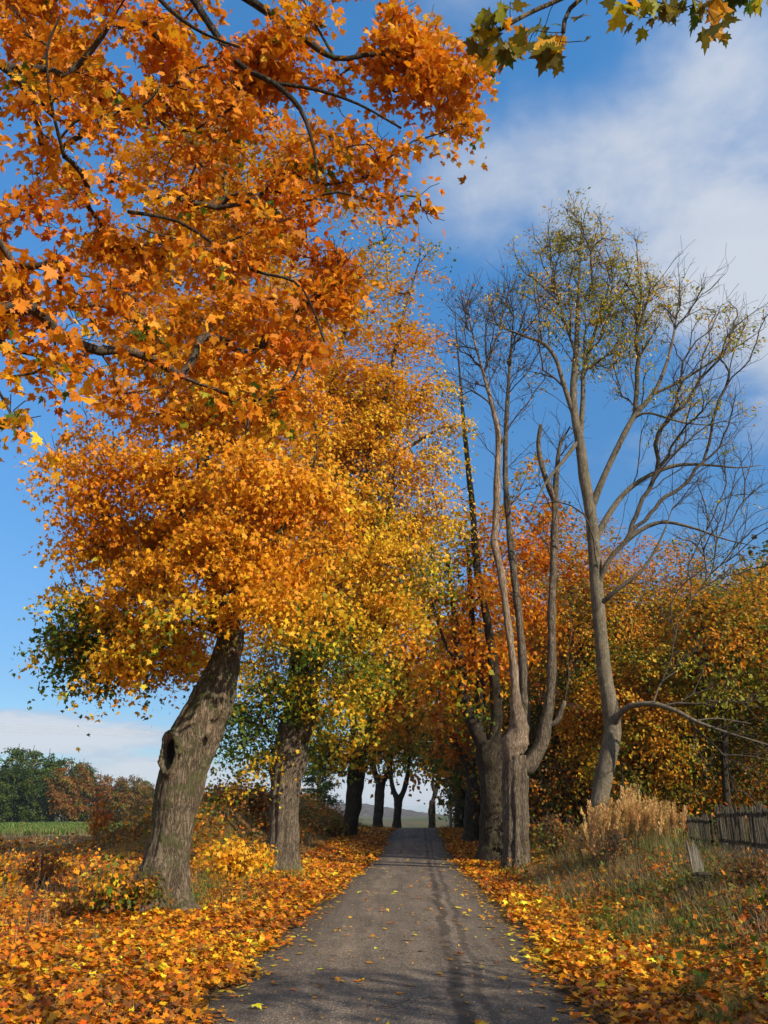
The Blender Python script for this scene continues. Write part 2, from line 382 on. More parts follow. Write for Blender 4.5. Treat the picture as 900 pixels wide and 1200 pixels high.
def pick(pal, cnt, jit=.16, u=None):
    cols = np.array([c for c, _ in pal]); ww = np.array([w_ for _, w_ in pal]); cw = np.cumsum(ww/ww.sum())
    u = rng.random(cnt) if u is None else u
    i = np.clip(np.searchsorted(cw, u), 0, len(pal)-1)
    c = cols[i]*np.exp(rng.normal(0, jit, (cnt, 1)))*np.exp(rng.normal(0, jit*.35, (cnt, 3)))
    return np.clip(c, .003, .8)

# ------------------------------------------------------------------ trees
def catmull(P, step):
    P = np.asarray(P, float); Q = np.vstack([2*P[0]-P[1], P, 2*P[-1]-P[-2]]); out = []
    for i in range(1, len(Q)-2):
        p0, p1, p2, p3 = Q[i-1], Q[i], Q[i+1], Q[i+2]
        m = max(1, int(np.ceil(np.linalg.norm((p2-p1)[:3])/step)))
        for k in range(m):
            t = k/m
            out.append(.5*((2*p1)+(-p0+p2)*t+(2*p0-5*p1+4*p2-p3)*t*t+(-p0+3*p1-3*p2+p3)*t**3))
    out.append(P[-1]); return np.array(out)

class Skel:
    def __init__(s): s.P, s.par, s.r, s.kind = [], [], [], []
    def limb(s, pts, parent=None, step=.3, kind=1):
        """pts: rows of x,y,z,radius. Joined to the nearest limb node when parent is None and nodes exist."""
        C = catmull(pts, step); ids = []
        pr = -1
        if s.P:
            if parent is None:
                A = np.array(s.P); pr = int(np.argmin(np.linalg.norm(A-C[0, :3], axis=1)))
                if np.linalg.norm(s.P[pr]-C[0, :3]) < step*.5: C = C[1:]
            else: pr = parent
        for c in C:
            s.P.append(c[:3]); s.par.append(pr); s.r.append(max(c[3], .004)); s.kind.append(kind); pr = len(s.P)-1; ids.append(pr)
        return ids
    def kink(s, ids, a):
        for i in ids[2:]: s.P[i] = s.P[i] + rng.normal(0, a, 3)
    def grow(s, T, bf=.35, seg=.45, jit=.06, sag=.0, minr=0., start=0, ang=.3):
        """weighted tree: every target is joined to the node that is nearest by distance plus a share of path length"""
        T = np.asarray(T, float); nT = len(T)
        P = np.array(s.P)
        pl = np.zeros(len(P))
        for i in range(len(P)):
            if s.par[i] >= 0: pl[i] = pl[s.par[i]] + np.linalg.norm(P[i]-P[s.par[i]])
        pl = list(pl)
        ok = np.array([i for i in range(len(P)) if i >= start])
        best = np.full(nT, 1e9); bi = np.zeros(nT, int)
        def upd(ids):
            A = np.array([s.P[i] for i in ids]); L = np.array([pl[i] for i in ids])
            d = T[:, None, :]-A[None]; dz = d[..., 2]
            ln = np.sqrt((d**2).sum(-1)); dn = np.array([norm(s.P[i]-s.P[s.par[i]]) if s.par[i] >= 0 else np.array((0, 0, 1.)) for i in ids])
            dist = ln*(1 + ang*(1-(d*dn[None]).sum(-1)/(ln+1e-6))) + np.where(dz < 0, -dz*.5, 0)
            cst = dist + bf*L[None]
            j = cst.argmin(1); m = cst[np.arange(nT), j]
            u = m < best; best[u] = m[u]; bi[u] = np.array(ids)[j[u]]
        for k in range(0, len(ok), 400): upd(list(ok[k:k+400]))
        done = np.zeros(nT, bool); tips = []
        for _ in range(nT):
            t = int(np.where(done, 1e9, best).argmin()); done[t] = True
            a = bi[t]; A = s.P[a]; B = T[t]; d = B-A; L = np.linalg.norm(d)
            if L < .03: tips.append(a); continue
            pa = s.par[a]; pd = (A-s.P[pa]) if pa >= 0 else np.array((0, 0, 1.))
            pd = pd/(np.linalg.norm(pd)+1e-9)
            ctrl = A + (pd*.3 + d/L*.7)*L*.5 + np.array((0, 0, .10*L - sag*L))
            m = max(2, int(L/seg)+1); ids = []; pr = a
            for q in range(1, m+1):
                tt = q/m; p = A*(1-tt)**2 + ctrl*2*tt*(1-tt) + B*tt*tt
                if q < m: p = p + rng.normal(0, jit*min(L, 1.), 3)
                s.P.append(p); s.par.append(pr); s.r.append(0.); s.kind.append(0); pl.append(pl[pr]+np.linalg.norm(p-s.P[pr])); pr = len(s.P)-1; ids.append(pr)
            tips.append(pr); upd(ids)
        return tips
    def radii(s, tip=.006, e=2.25):
        nn = len(s.P); acc = np.zeros(nn); given = np.array(s.r)
        r = np.zeros(nn)
        for i in range(nn-1, -1, -1):
            c = acc[i]**(1/e) if acc[i] > 0 else tip
            r[i] = given[i] if given[i] > 0 else max(tip, c)
            if s.par[i] >= 0: acc[s.par[i]] += r[i]**e if given[i] <= 0 else 0
        for i in range(nn):
            p = s.par[i]
            if p >= 0 and given[i] <= 0: r[i] = min(r[i], r[p]*.92 if given[p] > 0 else r[p])
        s.R = r
    def chains(s):
        nn = len(s.P); ch = [[] for _ in range(nn)]
        for i in range(nn):
            if s.par[i] >= 0: ch[s.par[i]].append(i)
        starts = [i for i in range(nn) if s.par[i] < 0]; out = []
        st = [(i, -1) for i in starts]
        while st:
            i, p = st.pop(); c = [p, i] if p >= 0 else [i]
            while ch[i]:
                ks = sorted(ch[i], key=lambda k: (-s.kind[k], -s.R[k]))
                same = [k for k in ks if s.kind[k] == s.kind[i]]
                nx = same[0] if same else ks[0]
                for k in ks:
                    if k != nx: st.append((k, i))
                if s.kind[nx] != s.kind[i]: st.append((nx, i)); break
                c.append(nx); i = nx
            out.append(c)
        return out

def trunk_disp(seed, amp=.06, ridge=.025, fine=.012, knots=(), flute=None, z0=0., flare=.35, fh=.7):
    def f(P, dirs, rad):
        n_, k = rad.shape
        q = P[:, None, :] + dirs*rad[..., None]
        r0 = rad
        rad = rad*(1 + amp/.45*fbm(q*1.5, 3, seed)*1.4)
        ang = dirs*2.6; qq = np.concatenate([ang[..., :2]*1.6, (q[..., 2:3])*.35], -1)
        rad = rad + r0*.5*ridge/.22*fbm(qq*1.3, 3, seed+5)
        qf = np.stack([q[..., 0]*16, q[..., 1]*16, q[..., 2]*3.2], -1)
        rad = rad + fine*np.minimum(1, r0/.2)*fbm(qf, 3, seed+9)
        hgt = q[..., 2]-z0
        th = np.arctan2(dirs[..., 1], dirs[..., 0])
        rad = rad*(1 + flare*np.exp(-np.maximum(hgt, 0)/fh*2.2)*(1+.5*np.sin(th*4+seed)+.3*np.sin(th*7+seed*2)))
        if flute is not None: rad = rad*flute(hgt, th)
        for (c, nd, sz, sy, dep, rim) in knots:
            d = q-np.asarray(c); nd = np.asarray(nd)/np.linalg.norm(nd); d = d-nd*(d@nd)[..., None]
            sxv = np.cross((0, 0, 1.), nd); sxv /= np.linalg.norm(sxv); up = np.cross(nd, sxv)
            e = np.sqrt((d@sxv/sz)**2 + (d@up/sy)**2); face = (dirs@nd) > .1
            rad = rad + face*(-dep*(1-sstep(.55, 1.0, e)) + rim*np.exp(-((e-1.25)/.28)**2))
        return np.maximum(rad, .012)
    return f

def make_tree(name, label, sk, tips, barks, crown=None, group=None, cat='tree', tipr=.006, hi=None, sides=(18, 40), e=2.25, crown_name='crown', leafmat=None):
    b = np.array(sk.P[0]); root = empty(name, (b[0], b[1], b[2]), label, cat, group)
    sk.radii(tipr, e)
    trunk, br = MB(), MB(); first = True
    for c in sk.chains():
        P = np.array([sk.P[i] for i in c]); r = np.array([sk.R[i] for i in c])
        k = sk.kind[c[-1]]
        if len(c) > 1 and sk.par[c[1]] == c[0] and sk.kind[c[0]] != sk.kind[c[1]] or (len(c) > 1 and r[0] > r[1]*1.3): r[0] = r[1]
        if len(c) < 2: continue
        if k >= 1:
            sd_ = sides[1] if (k == 2) else sides[0]
            trunk.tube(P, r, sd_, True, hi if (hi is not None and k >= 1) else None)
        else:
            rm = r.max()
            br.tube(P, r, 3 if rm < .016 else 4 if rm < .03 else 6 if rm < .08 else 8, False)
    trunk.build('trunk', barks[0], root, True)
    crown_mesh(crown_name, crown, br, barks[1], root)
    return root
def crown_mesh(name, crown, br, bark, root):
    """one crown: its leaves and the branches and twigs that carry them"""
    V, L, Tt, C = crown if crown is not None else (np.zeros((0, 3)), np.zeros(0, int), np.zeros(0, int), np.zeros((0, 3)))
    nl = len(Tt)
    if br.n:
        bv, bl_, bt = np.concatenate(br.v), np.concatenate(br.l), np.concatenate(br.t)
        L = np.concatenate([L, bl_+len(V)]); V = np.concatenate([V, bv]); Tt = np.concatenate([Tt, bt]); C = np.concatenate([C, np.full((len(bt), 3), .1)])
    o = mesh_obj(name, V, L, Tt, [M_leaf, bark], root, False, C)
    k = (np.arange(len(Tt)) >= nl)
    o.data.polygons.foreach_set('material_index', k.astype(np.int32)); o.data.polygons.foreach_set('use_smooth', k); o.data.update()
    return o

def crown_leaves(sk, tips, per, spread, size, T, pal, noise_sc=.5, up=.5, out=.7, droop=.4, center=None, flat=.5, greenf=None, along=.4, keep=None, jit=.16, seed=0):
    tips = np.array(sorted(set(tips)))
    P0 = np.array([sk.P[i] for i in tips])
    ctr = P0.mean(0) if center is None else np.asarray(center)
    cnt = rng.poisson(per, len(tips)) if np.isscalar(per) else np.array([rng.poisson(p) for p in per])
    own = np.repeat(np.arange(len(tips)), cnt); m = len(own)
    # points along the last stretch of the twig
    back = np.array([sk.P[sk.par[i]] if sk.par[i] >= 0 else sk.P[i] for i in tips])
    back2 = np.array([sk.P[sk.par[sk.par[i]]] if sk.par[i] >= 0 and sk.par[sk.par[i]] >= 0 else sk.P[i] for i in tips])
    t = rng.random((m, 1))*along*2
    pos = np.where(t < 1, P0[own]*(1-t) + back[own]*t, back[own]*(2-t) + back2[own]*(t-1))
    # local spray: a flattened, tilted disc
    g = np.clip(rng.normal(0, 1, (m, 3)), -1.65, 1.65)*np.array((spread, spread, spread*flat))
    tilt = rng.normal(0, .35, (len(tips), 2))[own]
    g[:, 2] += g[:, 0]*tilt[:, 0] + g[:, 1]*tilt[:, 1]
    g[:, 2] -= .38*(g[:, 0]**2 + g[:, 1]**2)/spread
    pos = pos + g
    outw = norm(pos-ctr)
    nr = np.array((0, 0, 1.))*up + outw*out + rng.normal(0, .55, (m, 3))
    dr = rng.normal(0, 1, (m, 3))*np.array((1, 1, .3)) + outw*.5 + np.array((0, 0, -droop*2))
    sz = size*np.clip(rng.normal(1, .27, m), .4, 1.6)
    u = .5 + .32*fbm(P0*noise_sc, 3, 77+seed)[own]*1.5 + rng.normal(0, .13, len(tips))[own] + rng.normal(0, .11, m)
    if greenf is not None: u = u + greenf(pos)
    C = pick(pal, m, jit, np.clip(u, 0, .999))
    V, L, Tt = leaves(pos, nr, dr, sz, T)
    return V, L, Tt, C

def blob_targets(blobs, dens, mind=0.):
    """blobs: (px, py, Y, rx, rz) -> random points in ellipsoids; dens = points per cubic metre of blob, thinned near the middle"""
    out = []
    for (px, py, Y, rx, rz, *k) in blobs:
        c = at(px, py, Y); vol = 4.19*rx*rx*rz; m = max(3, int(vol*dens*(k[0] if k else 1)))
        d = norm(rng.normal(0, 1, (m, 3)))*(rng.random((m, 1))**.42)
        out.append(c + d*np.array((rx, rx, rz)))
    return np.vstack(out)
def PX(rows):
    """(px, py, Y, radius) -> x,y,z,radius"""
    return np.array([(*at(a, b, c), d) for a, b, c, d in rows])
def twiglets(sk, tips, k, L, up=.5):
    """k short twigs round every tip, for leafless crowns; returns their tips"""
    out = []
    for i in list(sorted(set(tips))):
        p = sk.P[i]; q = sk.P[sk.par[i]]; d0 = norm(np.array(p)-q)
        src = [i, sk.par[i], i, sk.par[i], i, i]
        for j in range(k):
            s_ = src[j % 6]; a = np.array(sk.P[s_]); d = norm(d0*.8 + rng.normal(0, .6, 3) + np.array((0, 0, up*.6)))
            ln = L*rng.uniform(.5, 1.2); pr = s_
            for m in (1, 2):
                sk.P.append(a + d*ln*m/2 + np.array((0, 0, .06*ln*m)) + rng.normal(0, .03, 3)); sk.par.append(pr); sk.r.append(0.); sk.kind.append(0); pr = len(sk.P)-1
            out.append(pr)
    return out
# ================================================================== THE SETTING
def sheet(name, xs, ys, zf, mat, kind='structure', smooth=True):
    X, Y = np.meshgrid(xs, ys); Z = zf(X, Y); V = np.stack([X, Y, Z], -1).reshape(-1, 3)
    nx, ny = len(xs), len(ys); i = np.arange(nx*ny).reshape(ny, nx)
    Fq = np.stack([i[:-1, :-1], i[:-1, 1:], i[1:, 1:], i[1:, :-1]], -1).reshape(-1, 4)
    return tag(mesh_obj(name, V, Fq, np.full(len(Fq), 4), mat, smooth=smooth), kind=kind)
def graded(lo, hi, c0, c1, d0, grow):
    a = list(np.arange(c0, c1, d0)); d = d0
    while a[-1] < hi: d *= grow; a.append(a[-1]+d)
    d = d0
    while a[0] > lo: d *= grow; a.insert(0, a[0]-d)
    return np.array(a)
def gz_ground(X, Y):
    off = np.abs(X - xc(np.minimum(Y, 130)))
    return gz(X, Y) - .04*(1-sstep(1.78, 2.05, off))*(np.abs(Y) < 100)
sheet('ground', graded(-1900, 1900, -14, 14, .22, 1.09), graded(-400, 2500, 3, 50, .22, 1.05), gz_ground, M_ground)

def build_road():
    ys = np.arange(-25, 100, .4); us = np.linspace(-RW, RW, 13)
    Y, U = np.meshgrid(ys, us, indexing='ij')
    edge = 1 + .05*fbm(np.stack([Y*.6, np.sign(U)*5, Y*0], -1), 3, 40)
    X = xc(Y) + U*edge; Z = gz(xc(Y), Y) + .022 - .02*(U/RW)**2 - .03*(np.abs(U) > RW*.99)
    V = np.stack([X, Y, Z], -1).reshape(-1, 3); i = np.arange(V.shape[0]).reshape(len(ys), len(us))
    Fq = np.stack([i[:-1, :-1], i[:-1, 1:], i[1:, 1:], i[1:, :-1]], -1).reshape(-1, 4)
    tag(mesh_obj('road', V, Fq, np.full(len(Fq), 4), M_road, smooth=True), kind='structure')
build_road()

def build_hill():
    m, nt_ = newmat('wooded_hill'); n = N(nt_)
    pos = n('ShaderNodeNewGeometry').outputs['Position']
    a = n.noise(pos, .03, 6, .7)
    c = n.mix(n.mapr(a, .35, .65), (.040, .036, .036, 1), (.095, .078, .066, 1))
    p = n('ShaderNodeBsdfPrincipled', inp={'Base Color': c, 'Roughness': 1., 'Specular IOR Level': 0.})
    n('ShaderNodeOutputMaterial', inp={0: p.outputs[0]})
    xs = np.linspace(-1000, 1000, 500); ys = np.linspace(1200, 2100, 60)
    def zf(X, Y):
        h = 20*np.exp(-((X+60)/130.)**2) + 11*np.exp(-((X+300)/260.)**2) + 2
        return -6 + h*np.sin(np.clip((Y-1200)/900, 0, 1)*np.pi)**.8 + (2.2*fbm(np.stack([X*.06, Y*.02, X*0], -1), 4, 8) + 1.6*rng.random(X.shape))*(Y > 1230)
    sheet('hill', xs, ys, zf, m, smooth=False)
build_hill()

# ================================================================== MAPLES OF THE LEFT ROW
PAL_OR = [(RO, .10), (O1, .42), (O2, .30), (YE, .12), (YG, .05), (GR, .04)]
PAL_L1 = [(O1, .22), (O2, .44), (YE, .22), (OL, .03), (YG, .06), (GR, .03)]
PAL_L2 = [(O1, .10), (O2, .38), (YE, .34), (YG, .11), (GR, .07)]
PAL_GR = [(O1, .08), (O2, .17), (YE, .16), (YG, .25), (GR, .34)]
PAL_RT = [(RO, .06), (O1, .36), (O2, .24), (YE, .06), (YG, .12), (GR, .16)]

def maple_first():
    Y = 16.7; sk = Skel(); B0 = base(184, Y)
    k1 = at(206, 885, Y); 
    tr = np.vstack([[(*(B0-(0, 0, .25)), .44), (*B0, .42)], PX([(193, 1015, Y, .39), (203, 966, Y, .41), (211, 925, Y, .44), (219, 888, Y, .475), (240, 842, Y, .455), (258, 795, Y, .365), (267, 762, Y, .32), (271, 738, Y, .30)])])
    ids = sk.limb(tr, step=.06, kind=2)
    top = ids[-3]
    def L(rows, parent=None, step=.3): return sk.limb(PX(rows), parent, step, 1)
    L([(262, 735, Y, .24), (252, 690, Y, .20), (244, 620, 16.8, .17), (238, 540, 17, .15), (247, 470, 17.2, .12), (255, 380, 17.4, .10), (262, 280, 17.5, .08), (264, 190, 17.5, .055), (258, 110, 17.5, .03)], top)
    L([(268, 735, Y, .20), (282, 690, 16.5, .15), (300, 655, 16.2, .11), (322, 630, 15.8, .07), (345, 600, 15.5, .04)], top)
    L([(272, 736, Y+.1, .18), (276, 700, 17, .16), (270, 640, 17.4, .14), (285, 560, 17.8, .11), (310, 470, 18, .08), (325, 380, 18, .05)], top)
    L([(259, 742, Y+.1, .13), (230, 705, 17, .11), (185, 690, 17.2, .09), (130, 700, 17.4, .05)], top)
    L([(243, 600, 16.8, .09), (205, 570, 16.5, .07), (165, 545, 16.4, .045), (110, 530, 16.5, .025)])
    L([(240, 530, 17, .08), (210, 480, 16.8, .06), (180, 440, 16.5, .04)])
    bl = [(215, 640, 15.9, 1.2, .8, .7), (285, 640, 15.6, 1.1, .9, .6), (330, 690, 15.3, .9, .7), (360, 640, 15.8, 1.0, .9), (300, 705, 15.8, .7, .4, .5), (215, 705, 15.9, .9, .5),
          (150, 690, 16.6, 1.0, .7, 1.6), (105, 725, 17.2, .8, .7, 2.2), (85, 755, 17.6, .6, .5, 2.6), (80, 690, 17.2, .5, .5, 2), (180, 745, 17.4, 1.0, .45, 2), (140, 770, 17.6, .9, .3, 2.4), (225, 765, 18.6, 1.0, .4, 1.6), (130, 775, 15.9, .35, .35),
          (110, 640, 16.7, .7, .7), (135, 590, 16.5, .9, .8), (95, 560, 16.8, .75, .55, 1.5), (70, 545, 16.8, .45, .3, 2), (95, 610, 17, .5, .5, 2), (170, 540, 16.2, 1.0, .8), (230, 560, 15.8, 1.0, .9), (300, 550, 15.6, 1.2, 1.0), (375, 570, 16, .9, .9),
          (110, 500, 17, .7, .5), (155, 470, 16.9, .9, .8), (220, 460, 16.5, 1.0, .9), (290, 455, 16.3, 1.1, .9), (350, 470, 16.5, .9, .8), (200, 620, 18.3, 1.5, 1.0), (290, 600, 18.5, 1.5, 1.2), (280, 480, 18.6, 1.5, 1.2), (150, 640, 18.2, 1.0, .8),
          (180, 390, 17.2, 1.2, 1.0), (260, 370, 17, 1.3, 1.0), (330, 370, 17.2, 1.2, 1.0), (220, 280, 17.6, 1.3, 1.0), (310, 270, 17.6, 1.3, 1.0), (250, 180, 17.6, 1.2, 1.0), (150, 300, 17.6, 1.0, .9), (330, 170, 17.8, 1.1, .8), (175, 190, 17.6, .9, .8)]
    T = blob_targets(bl, 3.6)
    tips = sk.grow(T, .3, .5, .05, start=ids[-4])
    def gf(p):      # greener low on the left and inside
        return .30*sstep(6.3, 4.2, p[:, 2]) + .28*sstep(-5.5, -6.6, p[:, 0])*sstep(7.5, 5., p[:, 2]) + .12*sstep(17.2, 18.6, p[:, 1])
    cr = crown_leaves(sk, tips, 190, .40, .095, LEAF_MID, PAL_L1, .5, flat=.26, greenf=gf, seed=1); twiglets(sk, tips, 4, .55, 0.)
    k_n = np.array((-.12, -1., .02))
    kc = at(206, 884, Y) + np.array((0, -.46, 0))
    kn = [(kc, k_n, .125, .30, .30, .15), (at(246, 870, Y)+np.array((0, -.44, 0)), (.35, -1, 0), .05, .10, .16, .03)]
    def fl(h, th): return 1 + .10*np.sin(th*2+1.2+h*.5)*sstep(2.5, 4., h)
    hi = trunk_disp(3, .06, .06, .026, kn, fl, B0[2], .85, .7)
    t = make_tree('maple_tree', 'large orange maple with knothole leaning trunk, nearest whole tree left of the road', sk, tips, (M_bark, M_branch), cr, 'maples of the left roadside row', hi=hi, sides=(20, 84))
    # rotten wood deep in the two holes
    for (c, nd, sx_, sy_, dep, rim) in kn:
        mb = MB(); nd = np.asarray(nd)/np.linalg.norm(nd); sxv = np.cross((0, 0, 1.), nd); sxv /= np.linalg.norm(sxv); up = np.cross(nd, sxv)
        th = np.linspace(0, 2*np.pi, 20, endpoint=False); rings = []
        for q, r in enumerate((.95, .7, .4, .1)):
            rings.append(np.asarray(c) - nd*(dep*.40+.07*q*dep) + (np.cos(th)[:, None]*sxv*sx_ + np.sin(th)[:, None]*up*sy_)*r*(1+.12*np.sin(3*th+q))[:, None])
        V = np.concatenate(rings); i = np.arange(80).reshape(4, 20); a = i[:-1]; b = np.roll(i, -1, 1)[:-1]; c2 = np.roll(i, -1, 1)[1:]; d = i[1:]
        mb.add(V, np.stack([a, b, c2, d], -1).reshape(-1, 4)); mb.build('knothole', M_rot, t, True)
    return B0
B_L1 = maple_first()

def maple_second():
    Y = 28.6; sk = Skel(); B0 = base(327, Y)
    tr = np.vstack([[(*(B0-(0, 0, .25)), .58), (*B0, .56)], PX([(332, 985, Y, .50), (333, 950, Y, .49), (335, 915, Y, .52), (340, 885, Y, .56), (344, 862, Y, .54), (347, 848, Y, .46)])])
    ids = sk.limb(tr, step=.09, kind=2); top = ids[-4]
    def L(rows, parent=None, step=.4): return sk.limb(PX(rows), parent, step, 1)
    L([(343, 858, Y, .40), (345, 825, Y, .36), (350, 780, Y, .31), (353, 735, Y, .27), (348, 680, 28.8, .24), (360, 600, 29, .2), (375, 520, 29, .17), (392, 440, 29, .13), (410, 360, 29, .09), (430, 290, 29, .05)], top)
    L([(356, 862, Y-.2, .30), (364, 830, 28.4, .26), (368, 790, 28.2, .22), (385, 730, 28, .19), (410, 650, 28, .16), (430, 560, 28, .13), (450, 470, 28.4, .09), (470, 380, 28.6, .06), (490, 310, 28.8, .03)], top)
    L([(353, 735, Y, .14), (330, 690, 28.2, .11), (305, 650, 28, .08), (290, 600, 28, .05)])
    L([(385, 730, 28, .12), (420, 700, 27.6, .10), (460, 680, 27.3, .07), (490, 650, 27.2, .04)])
    L([(410, 650, 28, .11), (455, 620, 28, .08), (500, 600, 28, .05)])
    L([(430, 560, 28, .10), (470, 530, 28, .07), (510, 505, 28, .04)])
    L([(375, 520, 29, .12), (350, 450, 29, .08), (345, 380, 29, .05)])
    L([(345, 825, Y, .12), (315, 800, 28.4, .09), (290, 810, 28.3, .05)])
    bl = [(300, 880, 28.5, 1.3, .6), (275, 850, 28.8, 1.1, .9), (300, 820, 28, 1.2, .9), (345, 800, 27.2, 1.0, .8), (400, 810, 27.3, 1.0, .9), (380, 760, 27, 1.3, 1.0), (310, 760, 28, 1.4, 1.0), (425, 760, 27.4, 1.2, 1.0), (340, 700, 27.5, 1.6, 1.2),
          (420, 700, 27, 1.5, 1.1), (470, 700, 27.2, 1.2, .9), (500, 660, 27.5, .9, .8), (450, 640, 27.3, 1.6, 1.2), (380, 640, 27.6, 1.6, 1.2), (500, 605, 27.8, 1.3, .8), (525, 590, 28, .6, .4), (420, 580, 27.6, 1.6, 1.2), (480, 545, 27.8, 1.5, .9), (515, 520, 28, .9, .7), (528, 500, 28, .5, .4),
          (440, 510, 28, 1.6, 1.2), (380, 520, 28.3, 1.8, 1.4), (490, 470, 28, 1.2, .9), (510, 440, 28.3, .8, .5), (450, 440, 28.4, 1.5, 1.1), (400, 440, 28.6, 1.6, 1.2), (470, 390, 28.6, 1.3, 1.0), (500, 395, 28.6, .7, .5), (420, 370, 28.8, 1.5, 1.0), (480, 330, 28.8, 1.1, .8), (500, 300, 28.8, .7, .6), (440, 310, 29, 1.2, .9), (390, 310, 29, 1.2, 1.),
          (450, 265, 29, .9, .7), (360, 400, 29, 1.3, 1.2), (340, 480, 29.3, 1.4, 1.2), (330, 580, 29, 1.5, 1.2), (430, 620, 30, 2, 1.6), (430, 480, 30.5, 1.8, 1.6), (370, 700, 30.3, 1.8, 1.4), (300, 700, 29.5, 1.3, 1.2), (340, 330, 29.5, 1.2, 1.2), (400, 230, 29.5, 1., .8)]
    T = blob_targets(bl, 1.9)
    tips = sk.grow(T, .3, .7, .07, start=ids[-4])
    def gf(p): return .34*sstep(8.5, 5., p[:, 2]) + .12*sstep(11, 8.5, p[:, 2]) + .10*sstep(28.6, 30, p[:, 1]) - .03*sstep(15, 21, p[:, 2])
    per = np.array([172 - 85*float(sstep(17, 23, sk.P[i][2])) for i in sorted(set(tips))])
    cr = crown_leaves(sk, tips, per, .58, .117, LEAF_MID, PAL_L2, .4, flat=.26, greenf=gf, seed=2); twiglets(sk, tips, 4, .8, 0.)
    def fl(h, th): return 1 + .14*np.abs(np.sin(th*1.0+.4))*sstep(1.2, 3.2, h) - .10*np.exp(-(((th+1.35)/.16)**2))*sstep(.4, 1.5, h) - .05*np.exp(-(((th+2.0)/.14)**2))
    hi = trunk_disp(14, .06, .06, .028, (), fl, B0[2], .45, .6)
    make_tree('maple_tree', 'tall yellow and orange maple with thick forked trunk, second in the left row', sk, tips, (M_bark2, M_branch), cr, 'maples of the left roadside row', hi=hi, sides=(14, 64), tipr=.008)
    return B0
B_L2 = maple_second()

def row_maple(label, group, px, Y, trunk_rows, limbs, blobs, pal, size, dens, per, spread, T_=LEAF_FAR, barks=None, gf=None, seed=5, seg=.8, off=.5):
    sk = Skel(); B0 = base(px, Y)
    r0 = trunk_rows[0][2]
    tr = np.vstack([[(*(B0-(0, 0, .3)), r0*1.2), (*B0, r0*1.12)], PX([(a, b, Y, r) for a, b, r in trunk_rows])])
    ids = sk.limb(tr, step=.18, kind=2); top = ids[-2]
    for rows in limbs:
        sk.limb(PX([(a, b, Y+dy, r) for a, b, dy, r in rows]), None, .5, 1)
    T = blob_targets(blobs, dens)
    tips = sk.grow(T, .3, seg, .08, start=ids[-2])
    cr = crown_leaves(sk, tips, per, spread, size, T_, pal, .35, greenf=gf, seed=seed, flat=.35) if per else None
    return make_tree('maple_tree', label, sk, tips, barks or (M_barkd, M_branch), cr, group, hi=trunk_disp(seed*7, .08, .06, .012, (), None, B0[2], .25, .5), sides=(10, 28), tipr=.012)
GL = 'maples of the left roadside row'; GRR = 'maples of the right roadside row'
low_green = lambda z0, z1, a=.35: (lambda p: a*sstep(z1, z0, p[:, 2]))
row_maple('green and yellow maple, third in the left row, trunk forked above a dark bole', GL, 408, 54,
    [(408, 980, .52), (412, 955, .50), (415, 930, .52), (418, 908, .56), (422, 895, .46)],
    [[(421, 900, 0, .34), (429, 872, -.2, .28), (436, 840, -.4, .24), (445, 790, -.5, .18), (455, 730, -.5, .12), (462, 670, -.5, .06)],
     [(417, 900, 0, .28), (414, 870, .2, .22), (415, 830, .3, .17), (420, 770, .4, .11)], [(436, 840, -.4, .14), (465, 800, -.6, .1), (490, 760, -.8, .06)]],
    [(400, 880, 53.5, 1.8, 1.2), (372, 880, 53.5, 1.6, 1.1), (385, 850, 53, 1.6, 1.3), (450, 845, 52.5, 1.5, 1.2), (430, 820, 52.5, 1.8, 1.4), (470, 810, 52.5, 1.8, 1.3), (500, 780, 52.5, 1.6, 1.2), (420, 780, 52.5, 2, 1.5), (460, 760, 52, 2.2, 1.6), (495, 730, 52.5, 1.7, 1.3), (440, 720, 53, 2.2, 1.6), (400, 730, 53.5, 2, 1.6), (480, 690, 53, 1.8, 1.4), (440, 670, 53.5, 2, 1.6), (505, 690, 53.5, 1.2, 1.)],
    PAL_GR, .27, 1.7, 34, .6, seed=3, gf=lambda p: -.25*sstep(7, 11, p[:, 2]) + .1*sstep(6, 3, p[:, 2]))
row_maple('dark forked maple, fourth in the left row near the crest', GL, 443, 74,
    [(443, 965, .42), (444, 945, .40), (445, 925, .42), (446, 915, .46)],
    [[(444, 918, 0, .30), (438, 900, 0, .24), (437, 875, 0, .2), (440, 830, 0, .14), (445, 780, 0, .08)], [(448, 918, 0, .28), (455, 903, 0, .22), (459, 880, 0, .18), (463, 830, 0, .12), (470, 780, 0, .06)]],
    [(430, 870, 74, 2.0, 1.4), (450, 850, 73, 2.2, 1.6), (470, 865, 73.5, 1.6, 1.2), (440, 820, 73, 2.4, 1.8), (475, 830, 73, 2, 1.6), (460, 790, 73, 2.6, 2), (490, 800, 74, 1.8, 1.5), (425, 890, 74, 1.1, .7), (450, 890, 73.5, 1.4, .8), (470, 850, 73, 2., 1.4)],
    [(O1, .25), (O2, .25), (YE, .1), (YG, .15), (GR, .25)], .36, 1.1, 24, .7, seed=4)
row_maple('dark maple with spreading fork, fifth in the left row, standing on the road crest', GL, 465, 88,
    [(465, 966, .44), (466, 950, .42), (467, 936, .45)],
    [[(466, 938, 0, .30), (459, 918, 0, .24), (458, 890, 0, .18), (461, 860, 0, .12)], [(468, 938, 0, .30), (475, 920, 0, .25), (480, 890, 0, .2), (482, 862, 0, .14), (484, 820, 0, .08)]],
    [(460, 905, 88, 1.2, .7), (487, 908, 88, 1.3, .6), (470, 860, 87, 2.4, 1.8), (490, 840, 87, 2.2, 1.8), (455, 870, 88, 1.8, 1.4), (480, 810, 88, 2.6, 2), (472, 890, 87.5, 1.6, .8), (500, 870, 87, 2, 1.4)],
    [(O1, .2), (O2, .2), (YG, .25), (GR, .35)], .40, .9, 22, .7, seed=5)
